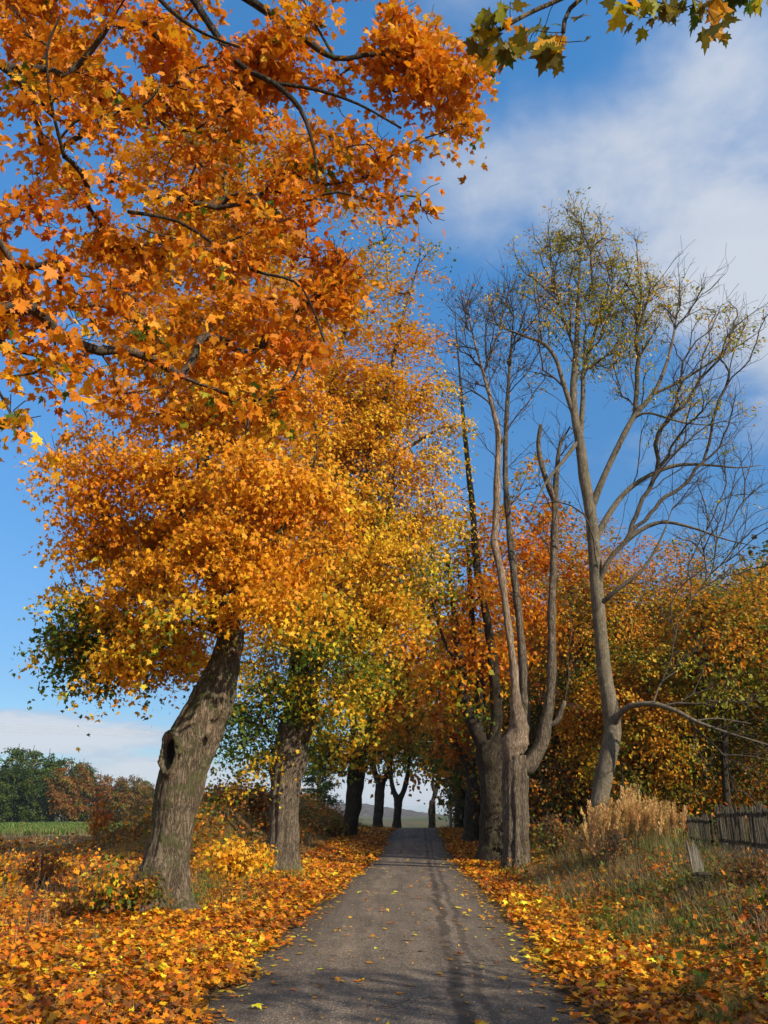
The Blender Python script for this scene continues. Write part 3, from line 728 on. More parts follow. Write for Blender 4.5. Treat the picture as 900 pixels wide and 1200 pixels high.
row_maple('small dark maple alone against the sky just beyond the end of the road', GL, 506, 100,
    [(506, 962, .40), (506, 945, .37), (507, 938, .38)],
    [[(508, 938, 0, .3), (512, 920, 0, .24), (514, 905, 0, .2), (513, 885, 0, .14), (510, 850, 0, .08)], [(508, 930, 0, .2), (507, 905, 0, .16), (505, 880, 0, .1)]],
    [(505, 893, 100, 2., 1.1), (520, 890, 99, 1.7, 1.1), (495, 870, 99, 2.2, 1.6), (515, 860, 99, 2.6, 1.8), (525, 835, 99, 2.4, 2), (500, 830, 100, 2.4, 2)],
    [(O1, .36), (O2, .24), (YE, .1), (YG, .12), (GR, .18)], .42, .9, 22, .7, seed=6)

# ================================================================== OVERHANGING MAPLE AT THE LEFT EDGE
def overhang():
    sk = Skel(); B0 = gp(-4.55, 4.4)
    tr = np.array([(*(B0-(0, 0, .3)), .55), (*B0, .50), (*(B0+(.05, .05, 1.5)), .43), (*(B0+(.1, .1, 3.2)), .42), (*(B0+(.1, .2, 4.6)), .40)])
    ids = sk.limb(tr, step=.12, kind=2); top = ids[-1]
    t0 = B0+(.1, .2, 4.6)
    def L(rows, first=None, st=.2):
        R0 = PX(rows)
        if first is not None: R0 = np.vstack([[first], R0])
        return sk.limb(R0, top if first is not None else None, st, 1)
    L([(-130, 300, 5.3, .13), (-60, 215, 5.6, .09), (0, 192, 5.9, .062), (40, 187, 6.0, .052), (75, 183, 6.1, .045), (110, 200, 6.15, .036), (150, 248, 6.2, .028), (175, 300, 6.2, .021), (192, 345, 6.2, .015), (205, 388, 6.2, .01)], (*t0, .25))
    L([(-160, 180, 5.3, .12), (-60, 60, 5.6, .07), (0, 76, 5.8, .04), (35, 108, 5.9, .03), (62, 136, 6, .02), (85, 150, 6.1, .012)], (*(t0+(0, 0, .05)), .24))
    L([(-100, -60, 5.6, .16), (60, -110, 6, .11), (190, -60, 6.4, .075), (280, -8, 6.7, .055), (340, 33, 6.8, .043), (392, 68, 6.9, .034), (440, 63, 7, .024), (490, 75, 7.1, .015), (530, 100, 7.1, .009)], (*(t0+(0, 0, .4)), .28))
    L([(190, -60, 6.4, .05), (240, 20, 6.4, .04), (280, 75, 6.4, .034), (320, 97, 6.4, .03), (352, 128, 6.4, .024), (368, 175, 6.4, .016), (372, 215, 6.4, .01)])
    L([(320, 97, 6.4, .02), (370, 105, 6.5, .018), (420, 122, 6.6, .014), (470, 150, 6.6, .008)])
    L([(60, -110, 6, .06), (150, -40, 5.6, .03), (200, 12, 5.5, .022), (240, 40, 5.5, .014), (280, 55, 5.5, .008)])
    L([(150, 248, 6.2, .02), (210, 260, 6.5, .018), (270, 300, 6.7, .017), (300, 318, 6.8, .016), (345, 330, 6.8, .014), (365, 358, 6.8, .011), (380, 400, 6.8, .007)])
    L([(-60, 215, 5.6, .05), (-30, 330, 5.6, .03), (0, 400, 5.6, .02), (50, 418, 5.7, .014), (105, 440, 5.8, .008)])
    L([(392, 68, 6.9, .02), (360, 10, 7, .012), (340, -40, 7, .008)]); L([(75, 183, 6.1, .02), (60, 120, 5.8, .012), (55, 60, 5.7, .008), (70, 20, 5.7, .005)])
    bl = []
    pts = [(-20, 20), (20, 45), (15, 110), (75, 75), (70, 110), (10, 230), (60, 215), (20, 320), (60, 260), (215, 110), (150, 400), (40, 10), (45, 60), (120, -15), (130, 45), (110, 95), (190, 30), (200, 90), (170, 130), (250, -10), (260, 60), (265, 120), (320, 20), (330, 75), (390, 20), (400, 95), (450, 10), (450, 70), (505, 35), (500, 90), (545, 110), (560, 120), (525, 150), (480, 130), (430, 150), (490, 190), (450, 215), (380, 150),
           (340, 150), (300, 140), (-10, 150), (40, 140), (90, 150), (150, 185), (210, 170), (260, 180), (110, 235), (170, 240), (215, 230), (290, 235), (335, 210), (380, 235), (420, 235), (470, 240), (330, 270), (280, 290), (225, 290), (160, 310), (100, 290), (70, 350), (120, 350), (180, 370), (240, 350), (300, 340), (350, 300), (390, 290), (370, 360),
           (-5, 290), (-15, 350), (20, 380), (75, 405), (130, 415), (-15, 440), (40, 445), (100, 440), (190, 420), (240, 410), (290, 400), (340, 400), (310, 460), (260, 470), (210, 470), (345, 455), (150, 460), (395, 330), (0, 470), (250, 235)]
    for (a, b) in pts:
        Y = 5.75 + 1.5*min(1, max(0, a/420)) + rng.uniform(-.35, .5) - (.4 if b > 260 and a < 130 else 0)
        bl.append((a+rng.normal(0, 12), b+rng.normal(0, 12), Y, .24, .15))
    for (a, b) in pts[::3]: bl.append((a+rng.normal(0, 20), b-40+rng.normal(0, 20), 7.2, .35, .3))
    for q in range(30):     # the rest of the crown, above and behind the picture
        d = norm(rng.normal(0, 1, 3)); c = B0 + np.array((-.5, .3, 9.5)) + d*np.array((3.0, 3.0, 3.2))
        bl_c = c; T_extra.append(c)
    T = blob_targets(bl, 80)
    T = np.vstack([T, np.array(T_extra)])
    L([(-100, -60, 5.6, .12), (-160, -300, 5.4, .09), (-100, -600, 5.2, .05)])
    tips = sk.grow(T, .25, .22, .02, start=top)
    st = sorted(set(tips)); per = np.array([26 if sk.P[i][2] < 9.6 else 60 for i in st])
    cr = crown_leaves(sk, tips, per, .15, .080, LEAF_FULL, [(RO, .17), (O1, .46), (O2, .26), (YE, .04), (YG, .03), (GR, .04)], 1.3, up=.45, out=.25, droop=.5, flat=.36, along=.45, seed=7); twiglets(sk, tips, 3, .2, 0.)
    make_tree('maple_tree', 'orange maple whose leafy boughs hang over the upper left of the view', sk, tips, (M_barkd, M_branch), cr, GL, hi=trunk_disp(31, .06, .03, .012, (), None, B0[2], .2, .5), sides=(8, 30), tipr=.0042, e=2.35)
T_extra = []
overhang()

def corner_bough():
    sk = Skel(); B0 = gp(4.9, -.4)
    tr = np.array([(*(B0-(0, 0, .3)), .5), (*B0, .45), (*(B0+(0, 0, 1.5)), .38), (*(B0+(.05, 0, 3.)), .36), (*(B0+(.1, .05, 4.8)), .30), (*(B0+(.1, 0, 5.6)), .2)])
    ids = sk.limb(tr, step=.2, kind=2); t0 = B0+(.08, .03, 4.0)
    def L(rows, first=None, st=.15):
        R0 = PX(rows)
        if first is not None: R0 = np.vstack([[first], R0])
        return sk.limb(R0, None, st, 1)
    L([(1250, 60, 3.3, .06), (1050, -60, 3.2, .05), (900, -60, 3.15, .03), (760, -45, 3.1, .02), (650, 2, 3.1, .012), (615, 18, 3.1, .009), (585, 35, 3.1, .006)], (*t0, .09))
    L([(760, -45, 3.1, .012), (715, -25, 3.1, .008), (668, 10, 3.1, .005), (660, 38, 3.1, .004)])
    L([(900, -60, 3.15, .018), (870, -25, 3.15, .010), (845, 0, 3.15, .006), (830, 20, 3.15, .004)])
    T = []; S = []
    for (a, b) in [(572, 28), (590, 45), (563, 52), (598, 14), (628, 48), (620, 62), (640, 40), (655, 60), (652, 75), (682, 60), (640, 70), (592, 70), (693, 6), (728, 22), (752, 12), (765, 20), (782, 18), (800, 22), (812, 10), (828, 22), (838, 38), (843, 8), (865, 10), (790, 2), (855, -8), (820, -10), (770, -10), (882, -5), (905, 4)]:
        T.append(at(a, b-12, 3.1+rng.uniform(-.1, .12)))
    T = np.array(T)
    ex_unused = np.array([B0 + np.array((.2, -.2, 9.2)) + norm(rng.normal(0, 1, 3))*rng.uniform(.5, 1)*np.array((1.9, 1.9, 2.6)) for _ in range(30)]) + np.array((2.2, -1.6, 1.))
    tips = sk.grow(T, .2, .12, .012, start=ids[len(ids)//2])
    st = sorted(set(tips)); per = np.array([4.6 if sk.P[i][1] > 2.2 else 2. for i in st])
    cr = crown_leaves(sk, tips, per, .035, .105, LEAF_FULL, [(O2, .22), (YE, .10), (OL, .34), (YG, .12), (GR, .22)], 2., up=.3, out=0, droop=.9, flat=1, along=.15, seed=8)  # palette darkened with olive and green in place of the bough's shade
    make_tree('maple_tree', 'maple whose single yellow leafed bough dips into the top right corner', sk, tips, (M_bark, M_branch), cr, GRR, hi=trunk_disp(37, .05, .03, .012, (), None, B0[2], .2, .5), sides=(8, 24), tipr=.0028, e=2.4)
corner_bough()

# ================================================================== RIGHT ROW
def forked_bare():
    Y = 29.5; sk = Skel(); B0 = base(605, Y)
    tr = np.vstack([[(*(B0-(0, 0, .25)), .52), (*B0, .50)], PX([(605, 985, Y, .43), (605, 960, Y, .42), (604, 930, Y, .43), (604, 905, Y, .45), (604, 885, Y, .40)])])
    ids = sk.limb(tr, step=.09, kind=2); top = ids[-3]; mid = ids[-5]
    def L(rows, parent=None, kind=1, st=.25): return sk.limb(PX(rows), parent, st, kind)
    bare = L([(601, 888, Y, .34), (602, 873, Y-.05, .30), (608, 858, Y-.1, .25), (607, 840, Y-.1, .21), (604, 822, Y-.1, .19), (602, 784, Y-.1, .155), (594, 722, Y-.1, .145), (587, 671, Y-.1, .14), (579, 637, Y-.1, .14), (580, 625, Y, .14), (582, 590, Y, .14), (583, 550, Y, .135), (584, 510, Y, .11), (578, 480, Y, .09), (570, 450, Y, .07), (560, 415, Y, .05), (551, 380, Y, .03), (545, 350, Y, .014)], top, 3)
    L([(608, 900, Y, .32), (619, 897, Y-.1, .28), (630, 880, Y-.2, .26), (637, 864, Y-.3, .25), (641, 845, Y-.3, .22), (644, 820, Y-.3, .19), (646, 784, Y-.3, .18), (647, 705, Y-.3, .16), (649, 654, Y-.3, .15), (650, 610, Y-.3, .14), (651, 580, Y-.3, .125), (653, 545, Y-.3, .10), (657, 520, Y-.3, .06), (668, 500, Y-.3, .03)], mid)
    L([(650, 585, Y-.3, .12), (643, 570, Y-.3, .11), (635, 545, Y-.3, .10), (631, 520, Y-.3, .095), (634, 498, Y-.3, .085)])
    L([(640, 850, Y-.3, .14), (652, 846, Y-.4, .12), (658, 832, Y-.5, .10), (662, 822, Y-.5, .07)])
    L([(612, 880, Y+.3, .22), (615, 850, Y+.3, .19), (614, 832, Y+.3, .18), (613, 784, Y+.3, .165), (608, 722, Y+.3, .15), (602, 671, Y+.3, .14), (596, 610, Y+.3, .125), (592, 550, Y+.3, .11), (594, 480, Y+.3, .085), (598, 420, Y+.3, .055), (602, 365, Y+.3, .02)], top)
    tg = []
    for (a, b, rx, rz, k) in [(545, 400, 1.0, 1.6, 34), (555, 360, 1.0, .8, 28), (590, 365, .9, 1.2, 30), (615, 395, 1.0, 1.2, 24), (575, 430, 1.2, 1.3, 28), (600, 340, .8, .5, 14), (610, 460, 1., 1., 10), (540, 460, .7, .9, 10), (665, 520, .6, .6, 6), (620, 560, .8, .8, 6), (670, 790, .5, .4, 3)]:
        c = at(a, b, Y); tg.append(c + rng.normal(0, .55, (k, 3))*np.array((rx, rx, rz)))
    limbn = [i for i in range(bare[9], len(sk.P)) if sk.r[i] < .17]
    tg.append(np.array([sk.P[i] + norm(rng.normal(0, 1, 3)*np.array((1, 1, .2)) + np.array((0, 0, .5)))*rng.uniform(.25, .9) for i in rng.choice(limbn, 60)]))
    T = np.vstack(tg); tips = sk.grow(T, .45, .5, .04, start=bare[9], ang=1.6)
    tips2 = twiglets(sk, tips, 5, .8)
    cr = crown_leaves(sk, tips2[::3], 1.5, .2, .11, LEAF_FAR, [(BR, .5), (O1, .2), (OL, .3)], 1., seed=9)
    def fl(h, th): return 1 - .20*np.exp(-(((th+1.25+.12*np.sin(h*1.3))/.17)**2))*sstep(.1, .9, h) - .10*np.exp(-(((th+2.1)/.16)**2)) - .08*np.exp(-(((th+.5)/.14)**2))
    hi = trunk_disp(22, .10, .05, .02, (), None, B0[2], .14, .5)
    hi_f = trunk_disp(22, .05, .06, .02, (), fl, B0[2], .14, .5)
    t = empty('maple_tree', B0, 'bare grey maple with three tall stems, first trunk in the right row', 'tree', GRR)
    sk.radii(.007, 2.3)
    tb, bw, br = MB(), MB(), MB()
    def burl(P, dirs, rad):
        rad = hi(P, dirs, rad); z = (P[:, None, :] + dirs*rad[..., None])
        zz_ = at(608, 858, Y)[2]; f_ = np.exp(-((P[:, 2]-zz_)/.75)**2)[:, None]
        return rad*(1 + f_*(.38 + .75*fbm(z*5, 4, 91)))
    for c in sk.chains():
        P = np.array([sk.P[i] for i in c]); r = np.array([sk.R[i] for i in c]); k = sk.kind[c[-1]]
        if len(c) < 2: continue
        if r[0] > r[1]*1.3: r[0] = r[1]
        if k == 2: tb.tube(P, r, 64, True, hi_f)
        elif k == 3: bw.tube(P, r, 26, True, burl)
        elif k == 1: tb.tube(P, r, 18, True, hi)
        else: br.tube(P, r, 3 if r.max() < .03 else 5, False)
    tb.build('trunk', M_bark2, t, True)
    s_ = bw.build('stem', M_bare, t, True); s_['label'] = 'pale stem stripped of its bark above a knobbly burl'
    crown_mesh('crown', cr, br, M_gbranch, t)

forked_bare()

row_maple('stout dark maple close behind the bare forked trunk, orange crown', GRR, 577, 36,
    [(577, 985, .52), (577, 950, .50), (576, 915, .52), (574, 885, .56), (574, 868, .46)],
    [[(571, 880, 0, .36), (556, 850, 0, .30), (546, 825, 0, .26), (540, 780, 0, .2), (532, 720, .3, .14), (525, 660, .5, .07)],
     [(576, 880, -.2, .30), (582, 845, -.2, .24), (580, 800, -.2, .22), (577, 767, -.2, .21), (568, 712, -.2, .19), (561, 681, -.2, .18), (557, 637, -.2, .165), (554, 600, -.2, .15), (549, 550, -.2, .13), (543, 490, -.2, .10), (539, 440, -.2, .06), (535, 395, -.2, .03), (533, 360, -.2, .012)],
     [(562, 850, 0, .2), (563, 800, .2, .17), (555, 760, .2, .15), (552, 700, .3, .12), (548, 640, .3, .07)], [(540, 780, 0, .12), (520, 750, -.4, .08), (505, 700, -.5, .05)]],
    [(500, 800, 36.5, 1.0, .8), (520, 790, 36, 1.4, 1.1), (550, 780, 36.8, 1.5, 1.2), (525, 740, 36, 1.4, 1.1), (560, 740, 37, 1.4, 1.2), (510, 700, 36.5, 1.2, 1.), (540, 690, 36, 1.4, 1.1), (570, 690, 37, 1.4, 1.2), (505, 660, 37, 1.0, .9), (540, 640, 36.5, 1.3, 1.1), (580, 640, 37.5, 1.4, 1.1), (520, 620, 37, 1.0, .8), (555, 600, 37, 1.1, .8), (545, 830, 36.5, 1.2, .8), (600, 700, 37.5, 1.3, 1.2), (600, 760, 37.5, 1.2, 1.2), (620, 640, 38, 1.3, 1.1), (640, 720, 38, 1.3, 1.2), (660, 660, 38.5, 1.3, 1.1), (640, 600, 38.5, 1.2, 1.0), (600, 590, 38, 1.1, .9), (625, 550, 38.5, .9, .7)],
    PAL_RT, .20, 1.4, 58, .58, seed=12, gf=low_green(5, 12, .28))
row_maple('dark maple, third trunk in the right row, with one thin crooked limb', GRR, 552, 50,
    [(553, 975, .48), (554, 950, .46), (556, 925, .46), (555, 905, .48)],
    [[(554, 908, 0, .32), (545, 890, 0, .26), (533, 870, 0, .2), (530, 845, 0, .17), (528, 800, 0, .12), (524, 750, 0, .06)], [(558, 905, 0, .3), (561, 870, 0, .26), (562, 820, 0, .2), (560, 760, 0, .12)]],
    [(535, 850, 50, 1.4, 1.), (520, 825, 49.5, 1.6, 1.2), (550, 830, 50, 1.8, 1.3), (530, 780, 50, 2, 1.5), (560, 780, 50, 2, 1.5), (515, 770, 50.5, 1.4, 1.1), (540, 740, 50.5, 2, 1.5), (520, 880, 51, 1.2, .6), (545, 875, 50.5, 1.3, .7), (580, 850, 51, 1.8, 1.2)],
    [(RO, .1), (O1, .4), (O2, .2), (YG, .12), (GR, .18)], .25, 1.6, 30, .55, seed=13)
row_maple('dark maple, fourth trunk in the right row, beside the grey utility pole', GRR, 539, 65,
    [(539, 968, .42), (539, 945, .40), (539, 920, .40)],
    [[(538, 922, 0, .3), (536, 895, 0, .24), (534, 860, 0, .18), (532, 810, 0, .1)], [(540, 922, 0, .3), (544, 890, 0, .24), (548, 850, 0, .18), (550, 800, 0, .1)]],
    [(535, 895, 65, 1.6, .8), (550, 880, 65, 1.8, 1.1), (530, 865, 65, 1.5, 1.2), (545, 840, 65, 2.2, 1.6), (525, 830, 65, 1.6, 1.4), (560, 860, 65.5, 2, 1.5), (570, 890, 65.5, 2, 1.2)],
    [(O1, .42), (O2, .26), (YE, .08), (YG, .10), (GR, .14)], .32, 1.2, 26, .65, seed=15)
row_maple('dark maple, farthest trunk in the right row, half hidden by the fourth', GRR, 547, 74,
    [(547, 968, .40), (547, 945, .38), (547, 925, .38)],
    [[(546, 928, 0, .26), (544, 895, 0, .2), (542, 850, 0, .12)], [(548, 928, 0, .26), (553, 890, 0, .2), (556, 850, 0, .12)]],
    [(545, 890, 74, 2, 1.1), (560, 880, 74, 2, 1.2), (550, 850, 74, 2.4, 1.6), (535, 840, 75, 2, 1.6), (575, 900, 75, 2, 1.2), (590, 870, 75, 2.4, 1.6)],
    [(O1, .42), (O2, .26), (YE, .08), (YG, .10), (GR, .14)], .36, 1.0, 24, .7, seed=16)

def ash():
    Y = 29.; sk = Skel(); B0 = base(698, Y)
    tr = np.vstack([[(*(B0-(0, 0, .3)), .37), (*B0, .35)], PX([(702, 944, Y, .31), (709, 905, Y, .30), (716, 870, Y, .31), (718, 852, Y, .31), (714, 820, Y, .27), (708, 784, Y, .255), (701, 710, Y, .24), (696, 640, Y, .235), (692, 600, Y, .225), (685, 560, Y, .21), (679, 515, Y, .19), (674, 490, Y, .165), (672, 455, Y, .145), (675, 415, Y, .12), (677, 370, Y, .09), (679, 320, Y, .055), (681, 275, Y, .028), (681, 250, Y, .012)])])
    ids = sk.limb(tr, step=.16, kind=2)
    def L(rows, parent=None, st=.3): return sk.limb(PX(rows), parent, st, 1)
    L([(674, 490, Y, .12), (662, 455, Y, .10), (651, 420, Y, .085), (636, 402, Y, .07), (612, 393, Y-.2, .055), (592, 385, Y-.3, .04), (572, 376, Y-.4, .02)])
    L([(680, 515, Y, .12), (683, 470, Y+.2, .10), (685, 430, Y+.3, .085), (700, 380, Y+.4, .06), (715, 330, Y+.4, .03)])
    L([(675, 415, Y, .07), (660, 370, Y, .05), (648, 320, Y, .03), (640, 285, Y, .015)])
    L([(677, 370, Y, .05), (695, 330, Y, .035), (705, 285, Y, .015)])
    big = L([(692, 600, Y, .15), (705, 565, Y-.2, .13), (722, 528, Y-.4, .12), (742, 490, Y-.5, .11), (765, 462, Y-.6, .09), (778, 435, Y-.6, .07), (788, 400, Y-.6, .05), (795, 355, Y-.6, .025)])
    L([(765, 462, Y-.6, .07), (800, 445, Y-.8, .06), (840, 420, Y-1, .045), (870, 402, Y-1.1, .03), (895, 385, Y-1.2, .015)])
    L([(742, 490, Y-.5, .06), (760, 484, Y-.8, .05), (800, 495, Y-1.2, .035), (850, 500, Y-1.4, .015)])
    L([(695, 640, Y, .14), (712, 605, Y+.2, .12), (735, 575, Y+.3, .10), (765, 555, Y+.3, .085), (795, 545, Y+.2, .07), (830, 545, Y, .05), (865, 548, Y-.2, .03), (893, 545, Y-.3, .015)])
    L([(699, 690, Y, .12), (715, 655, Y-.4, .10), (745, 625, Y-.8, .085), (775, 612, Y-1, .07), (810, 618, Y-1.2, .05), (850, 632, Y-1.4, .03), (885, 640, Y-1.5, .015)])
    L([(701, 710, Y, .10), (725, 690, Y-.6, .085), (755, 665, Y-1., .06), (775, 630, Y-1.2, .035), (790, 590, Y-1.3, .015)])
    L([(720, 848, Y-.2, .13), (727, 836, Y-.5, .11), (740, 827, Y-.9, .095), (765, 825, Y-1.4, .085), (792, 833, Y-1.8, .07), (815, 845, Y-2.1, .058), (850, 858, Y-2.4, .045), (890, 870, Y-2.8, .03), (940, 885, Y-3.2, .015)])
    L([(815, 845, Y-2.1, .035), (840, 842, Y-2.3, .025), (880, 848, Y-2.6, .012)]); L([(765, 825, Y-1.4, .035), (775, 800, Y-1.5, .025), (795, 785, Y-1.6, .012)])
    L([(679, 515, Y, .09), (660, 540, Y-.3, .07), (640, 565, Y-.5, .05), (622, 600, Y-.6, .03)])
    tg = []; lf = []
    def put(a, b, dy, s, k, leafy): 
        k = int(k*(1.0 if b < 430 and a < 760 else 1.3)); tg.append(at(a, b, Y+dy) + rng.normal(0, s*1.12, (k, 3))); lf.extend([leafy]*k)
    for (a, b, dy, s, k) in [(680, 275, 0, .55, 30), (650, 300, 0, .6, 26), (710, 300, .2, .6, 26), (640, 340, 0, .6, 24), (670, 340, .3, .7, 30), (710, 345, .3, .7, 30), (740, 350, .3, .6, 22), (750, 380, .3, .6, 20), (700, 390, .3, .7, 26), (655, 380, 0, .6, 18), (690, 420, .4, .6, 16), (720, 400, -.3, .6, 18), (765, 345, 0, .5, 8)]: put(a, b, dy, s, k, 1.)
    for (a, b, dy, s, k) in [(790, 370, -.6, .55, 20), (800, 340, -.6, .5, 12), (840, 365, -1, .6, 16), (870, 385, -1.1, .6, 22), (835, 420, -1, .6, 18), (800, 440, -.8, .6, 14), (790, 480, -1, .7, 20), (850, 480, -1.2, .6, 16), (830, 520, -.6, .7, 20), (870, 550, -.2, .6, 18), (820, 560, 0, .6, 14), (780, 530, .3, .6, 12), (745, 450, -.3, .6, 12),
                             (850, 600, -1, .7, 20), (870, 640, -1.4, .7, 20), (820, 650, -1.2, .6, 12), (790, 590, -1.2, .6, 12), (760, 590, 0, .6, 8), (600, 370, -.3, .6, 14), (570, 365, -.4, .5, 12), (620, 420, 0, .6, 10), (630, 600, -.6, .5, 6), (780, 690, -1, .5, 8), (810, 780, -1.6, .4, 6), (850, 830, -2.3, .5, 12), (880, 880, -2.8, .5, 12), (830, 880, -2.2, .5, 8)]: put(a, b, dy, s, k, .25 if b < 520 else .05)
    T = np.vstack(tg); tips = sk.grow(T, .5, .6, .035, start=int(len(ids)*.6), ang=1.3)
    lf = np.array(lf); lk = {}
    t_sorted = sorted(set(tips))
    d = np.linalg.norm(np.array([sk.P[i] for i in t_sorted])[:, None]-T[None], axis=-1).argmin(1)
    leafy = [i for i, q in zip(t_sorted, d) if rng.random() < lf[q]]
    twl = twiglets(sk, t_sorted, 4, .7)
    tl = twiglets(sk, leafy, 3, .55)
    cr = crown_leaves(sk, tl, 13, .24, .15, LEAF_SLIM, [(OL, .12), (YG, .44), (YE, .34), (BR, .10)], 1., seed=10)
    make_tree('ash_tree', 'tall slender ash, nearly leafless, behind the plumed grass', sk, tips, (M_ash, M_gbranch), cr, None, hi=trunk_disp(52, .04, .02, .008, (), None, B0[2], .12, .5), sides=(10, 32), tipr=.0065)
ash()
# ================================================================== WOOD ON THE RIGHT
def wood_tree(name, label, group, x, Y, h, rad, low, pal, size, ntip, per, r0, seed, lean=0., spread=.7, T_=LEAF_FAR, gf=None, dens_bias=.42, barks=None, conif=False):
    sk = Skel(); B0 = gp(x, Y)
    k = rng.normal(0, .12, (5, 2))*np.array((1, 1))
    rows = [(B0[0], B0[1], B0[2]-.3, r0*1.25)] + [(B0[0]+lean*t*h+k[j, 0]*t*3, B0[1]+k[j, 1]*t*3, B0[2]+h*.85*t, r0*(1-.85*t)) for j, t in enumerate((0.02, .25, .5, .75, 1.))]
    ids = sk.limb(np.array(rows), step=.35, kind=2)
    ntip = int(ntip*.62); d = norm(rng.normal(0, 1, (ntip, 3)))*(rng.random((ntip, 1))**dens_bias)
    lob = 1 + .28*fbm(d*1.7+seed, 3, seed)
    c = B0 + np.array((lean*h*.7, 0, low + (h-low)*.5))
    T = c + d*lob[:, None]*np.array((rad, rad, (h-low)*.5))
    tips = sk.grow(T, .3, .9, .09, start=max(2, int(len(ids)*.18)))
    cr = crown_leaves(sk, tips, per*(2.6 if Y < 55 else 1.6), spread*1.3, size*(.78 if Y < 55 else 1.), T_, [(tuple(.78*q for q in c_), w_) for c_, w_ in pal], .3, greenf=gf, seed=seed, flat=.36) if per else None
    return make_tree(name, label, sk, tips, barks or (M_barkd, M_branch), cr, group, hi=trunk_disp(seed*3, .05, .03, .01, (), None, B0[2], .25, .5), sides=(8, 14), tipr=.012)
def copy_thing(o, loc, rz, s, label, group=None):
    c = o.copy(); COL.objects.link(c); c.location = loc; c.rotation_euler = (0, 0, rz); c.scale = (s, s, s)
    c['label'] = label
    if group: c['group'] = group
    for ch in o.children:
        k = ch.copy(); COL.objects.link(k); k.parent = c
    return c
GW = 'trees of the wood behind the fence'
PAL_WO = [(RO, .03), (O1, .27), (O2, .25), (YE, .07), (BR, .05), (YG, .18), (GR, .15)]
PAL_WM = [(O1, .12), (O2, .20), (OL, .16), (YG, .36), (GR, .16)]
PAL_WG = [(O2, .08), (OL, .2), (YG, .22), (GR, .50)]
hg = lambda z0, z1, a=.35: (lambda p: a*sstep(z1, z0, p[:, 2]))
def gpx(px, Y): return base(px, Y)[0]
wood_tree('wood_maple', 'orange maple low behind the ash trunk, greener underneath', GW, gpx(705, 40), 40, 16.5, 4.2, 2.2, PAL_WO, .17, 320, 64, .26, 21, gf=hg(4, 9), spread=.55)
wood_tree('wood_maple', 'orange maple right of the ash, its crown open to the sky', GW, gpx(765, 42), 42, 16.2, 4.6, 2.6, PAL_WO, .17, 340, 64, .28, 22, gf=hg(4, 9), spread=.55)
wood_tree('wood_maple', 'yellow green maple with low boughs drooping behind the picket fence', GW, gpx(760, 35), 35, 8.5, 3.0, 1.9, [(O1, .2), (O2, .24), (YE, .14), (YG, .22), (GR, .20)], .16, 240, 60, .18, 23, spread=.42)
wood_tree('wood_tree', 'olive and rust tree filling the right edge above the fence', GW, gpx(860, 41), 41, 12.5, 5.0, 2.6, PAL_WM, .19, 420, 64, .3, 24, gf=hg(5, 10, .2))
wood_tree('wood_tree', 'orange topped tree leaning in at the right edge behind the fence', GW, gpx(925, 35), 35, 10.5, 4.2, 2.4, PAL_WO, .18, 380, 60, .28, 25, gf=hg(5, 9, .3))
wood_tree('wood_maple', 'small green maple in the shade behind the bare forked trunk', GW, gpx(650, 44), 44, 10.5, 3.6, 1.6, PAL_WG, .22, 260, 42, .2, 26, spread=.5)
wood_tree('birch_tree', 'pale thin topped birch at the skyline of the wood', GW, gpx(850, 62), 62, 21, 3.4, 9., [(OL, .45), (YG, .3), (BR, .25)], .24, 240, 14, .2, 27, spread=.6, T_=LEAF_SLIM, barks=(M_ash, M_gbranch))
wood_tree('wood_maple', 'rust orange maple between the bare stems and the ash', GW, gpx(665, 50), 50, 18.5, 4.4, 4, PAL_WO, .20, 340, 56, .3, 28, gf=hg(6, 11, .35))
dk = wood_tree('wood_tree', 'dim tree deep in the wood', GW, gpx(600, 58), 58, 15, 5.2, .8, [(O1, .16), (O2, .16), (BR, .1), (OL, .26), (GR, .32)], .36, 280, 36, .3, 29, spread=.8)
dk2 = wood_tree('wood_tree', 'dim tree deep in the wood', GW, gpx(730, 56), 56, 14, 5.0, .8, [(O1, .2), (O2, .16), (BR, .1), (OL, .28), (GR, .26)], .36, 280, 36, .3, 30, spread=.8)
DEEP = 'dim trees deep in the wood'
dk['group'] = DEEP; dk2['group'] = DEEP; dk['label'] = dk2['label'] = 'dim olive brown tree deep in the wood behind the orange maples'
spots = [(630, 66, 1.15), (680, 62, 1.0), (770, 58, .9), (815, 60, .75), (880, 64, 1.0), (940, 58, 1.1), (660, 80, 1.3), (740, 76, 1.0), (820, 78, .95), (900, 82, 1.1), (590, 84, 1.15), (980, 70, 1.3), (620, 52, .7), (1030, 52, 1.1), (600, 66, 1.0), (585, 76, 1.0), (578, 90, .9), (572, 104, .9), (640, 40, .5), (860, 52, .9), (910, 50, .8), (720, 66, 1.0), (560, 118, .8), (850, 72, 1.0), (885, 56, .8), (835, 64, .8), (915, 70, 1.0)]
for j, (px, Y, s) in enumerate(spots):
    copy_thing(dk if j % 2 else dk2, gp(gpx(px, Y), Y), rng.uniform(0, 6.28), s, 'dim olive brown tree deep in the wood behind the orange maples', DEEP)
# off to the right of the picture, shading the near verge
shade = copy_thing(dk2, gp(11.0, -.2), 1.0, .56, 'tree beyond the fence, just out of view on the right', GW)
# dark slim trunk on the sunny slope
wood_tree('wood_tree', 'slim black trunk standing on the brown slope above the fence', GW, gpx(857, 33), 33, 10., 2.2, 4.2, PAL_WM, .22, 140, 30, .17, 33, spread=.5)

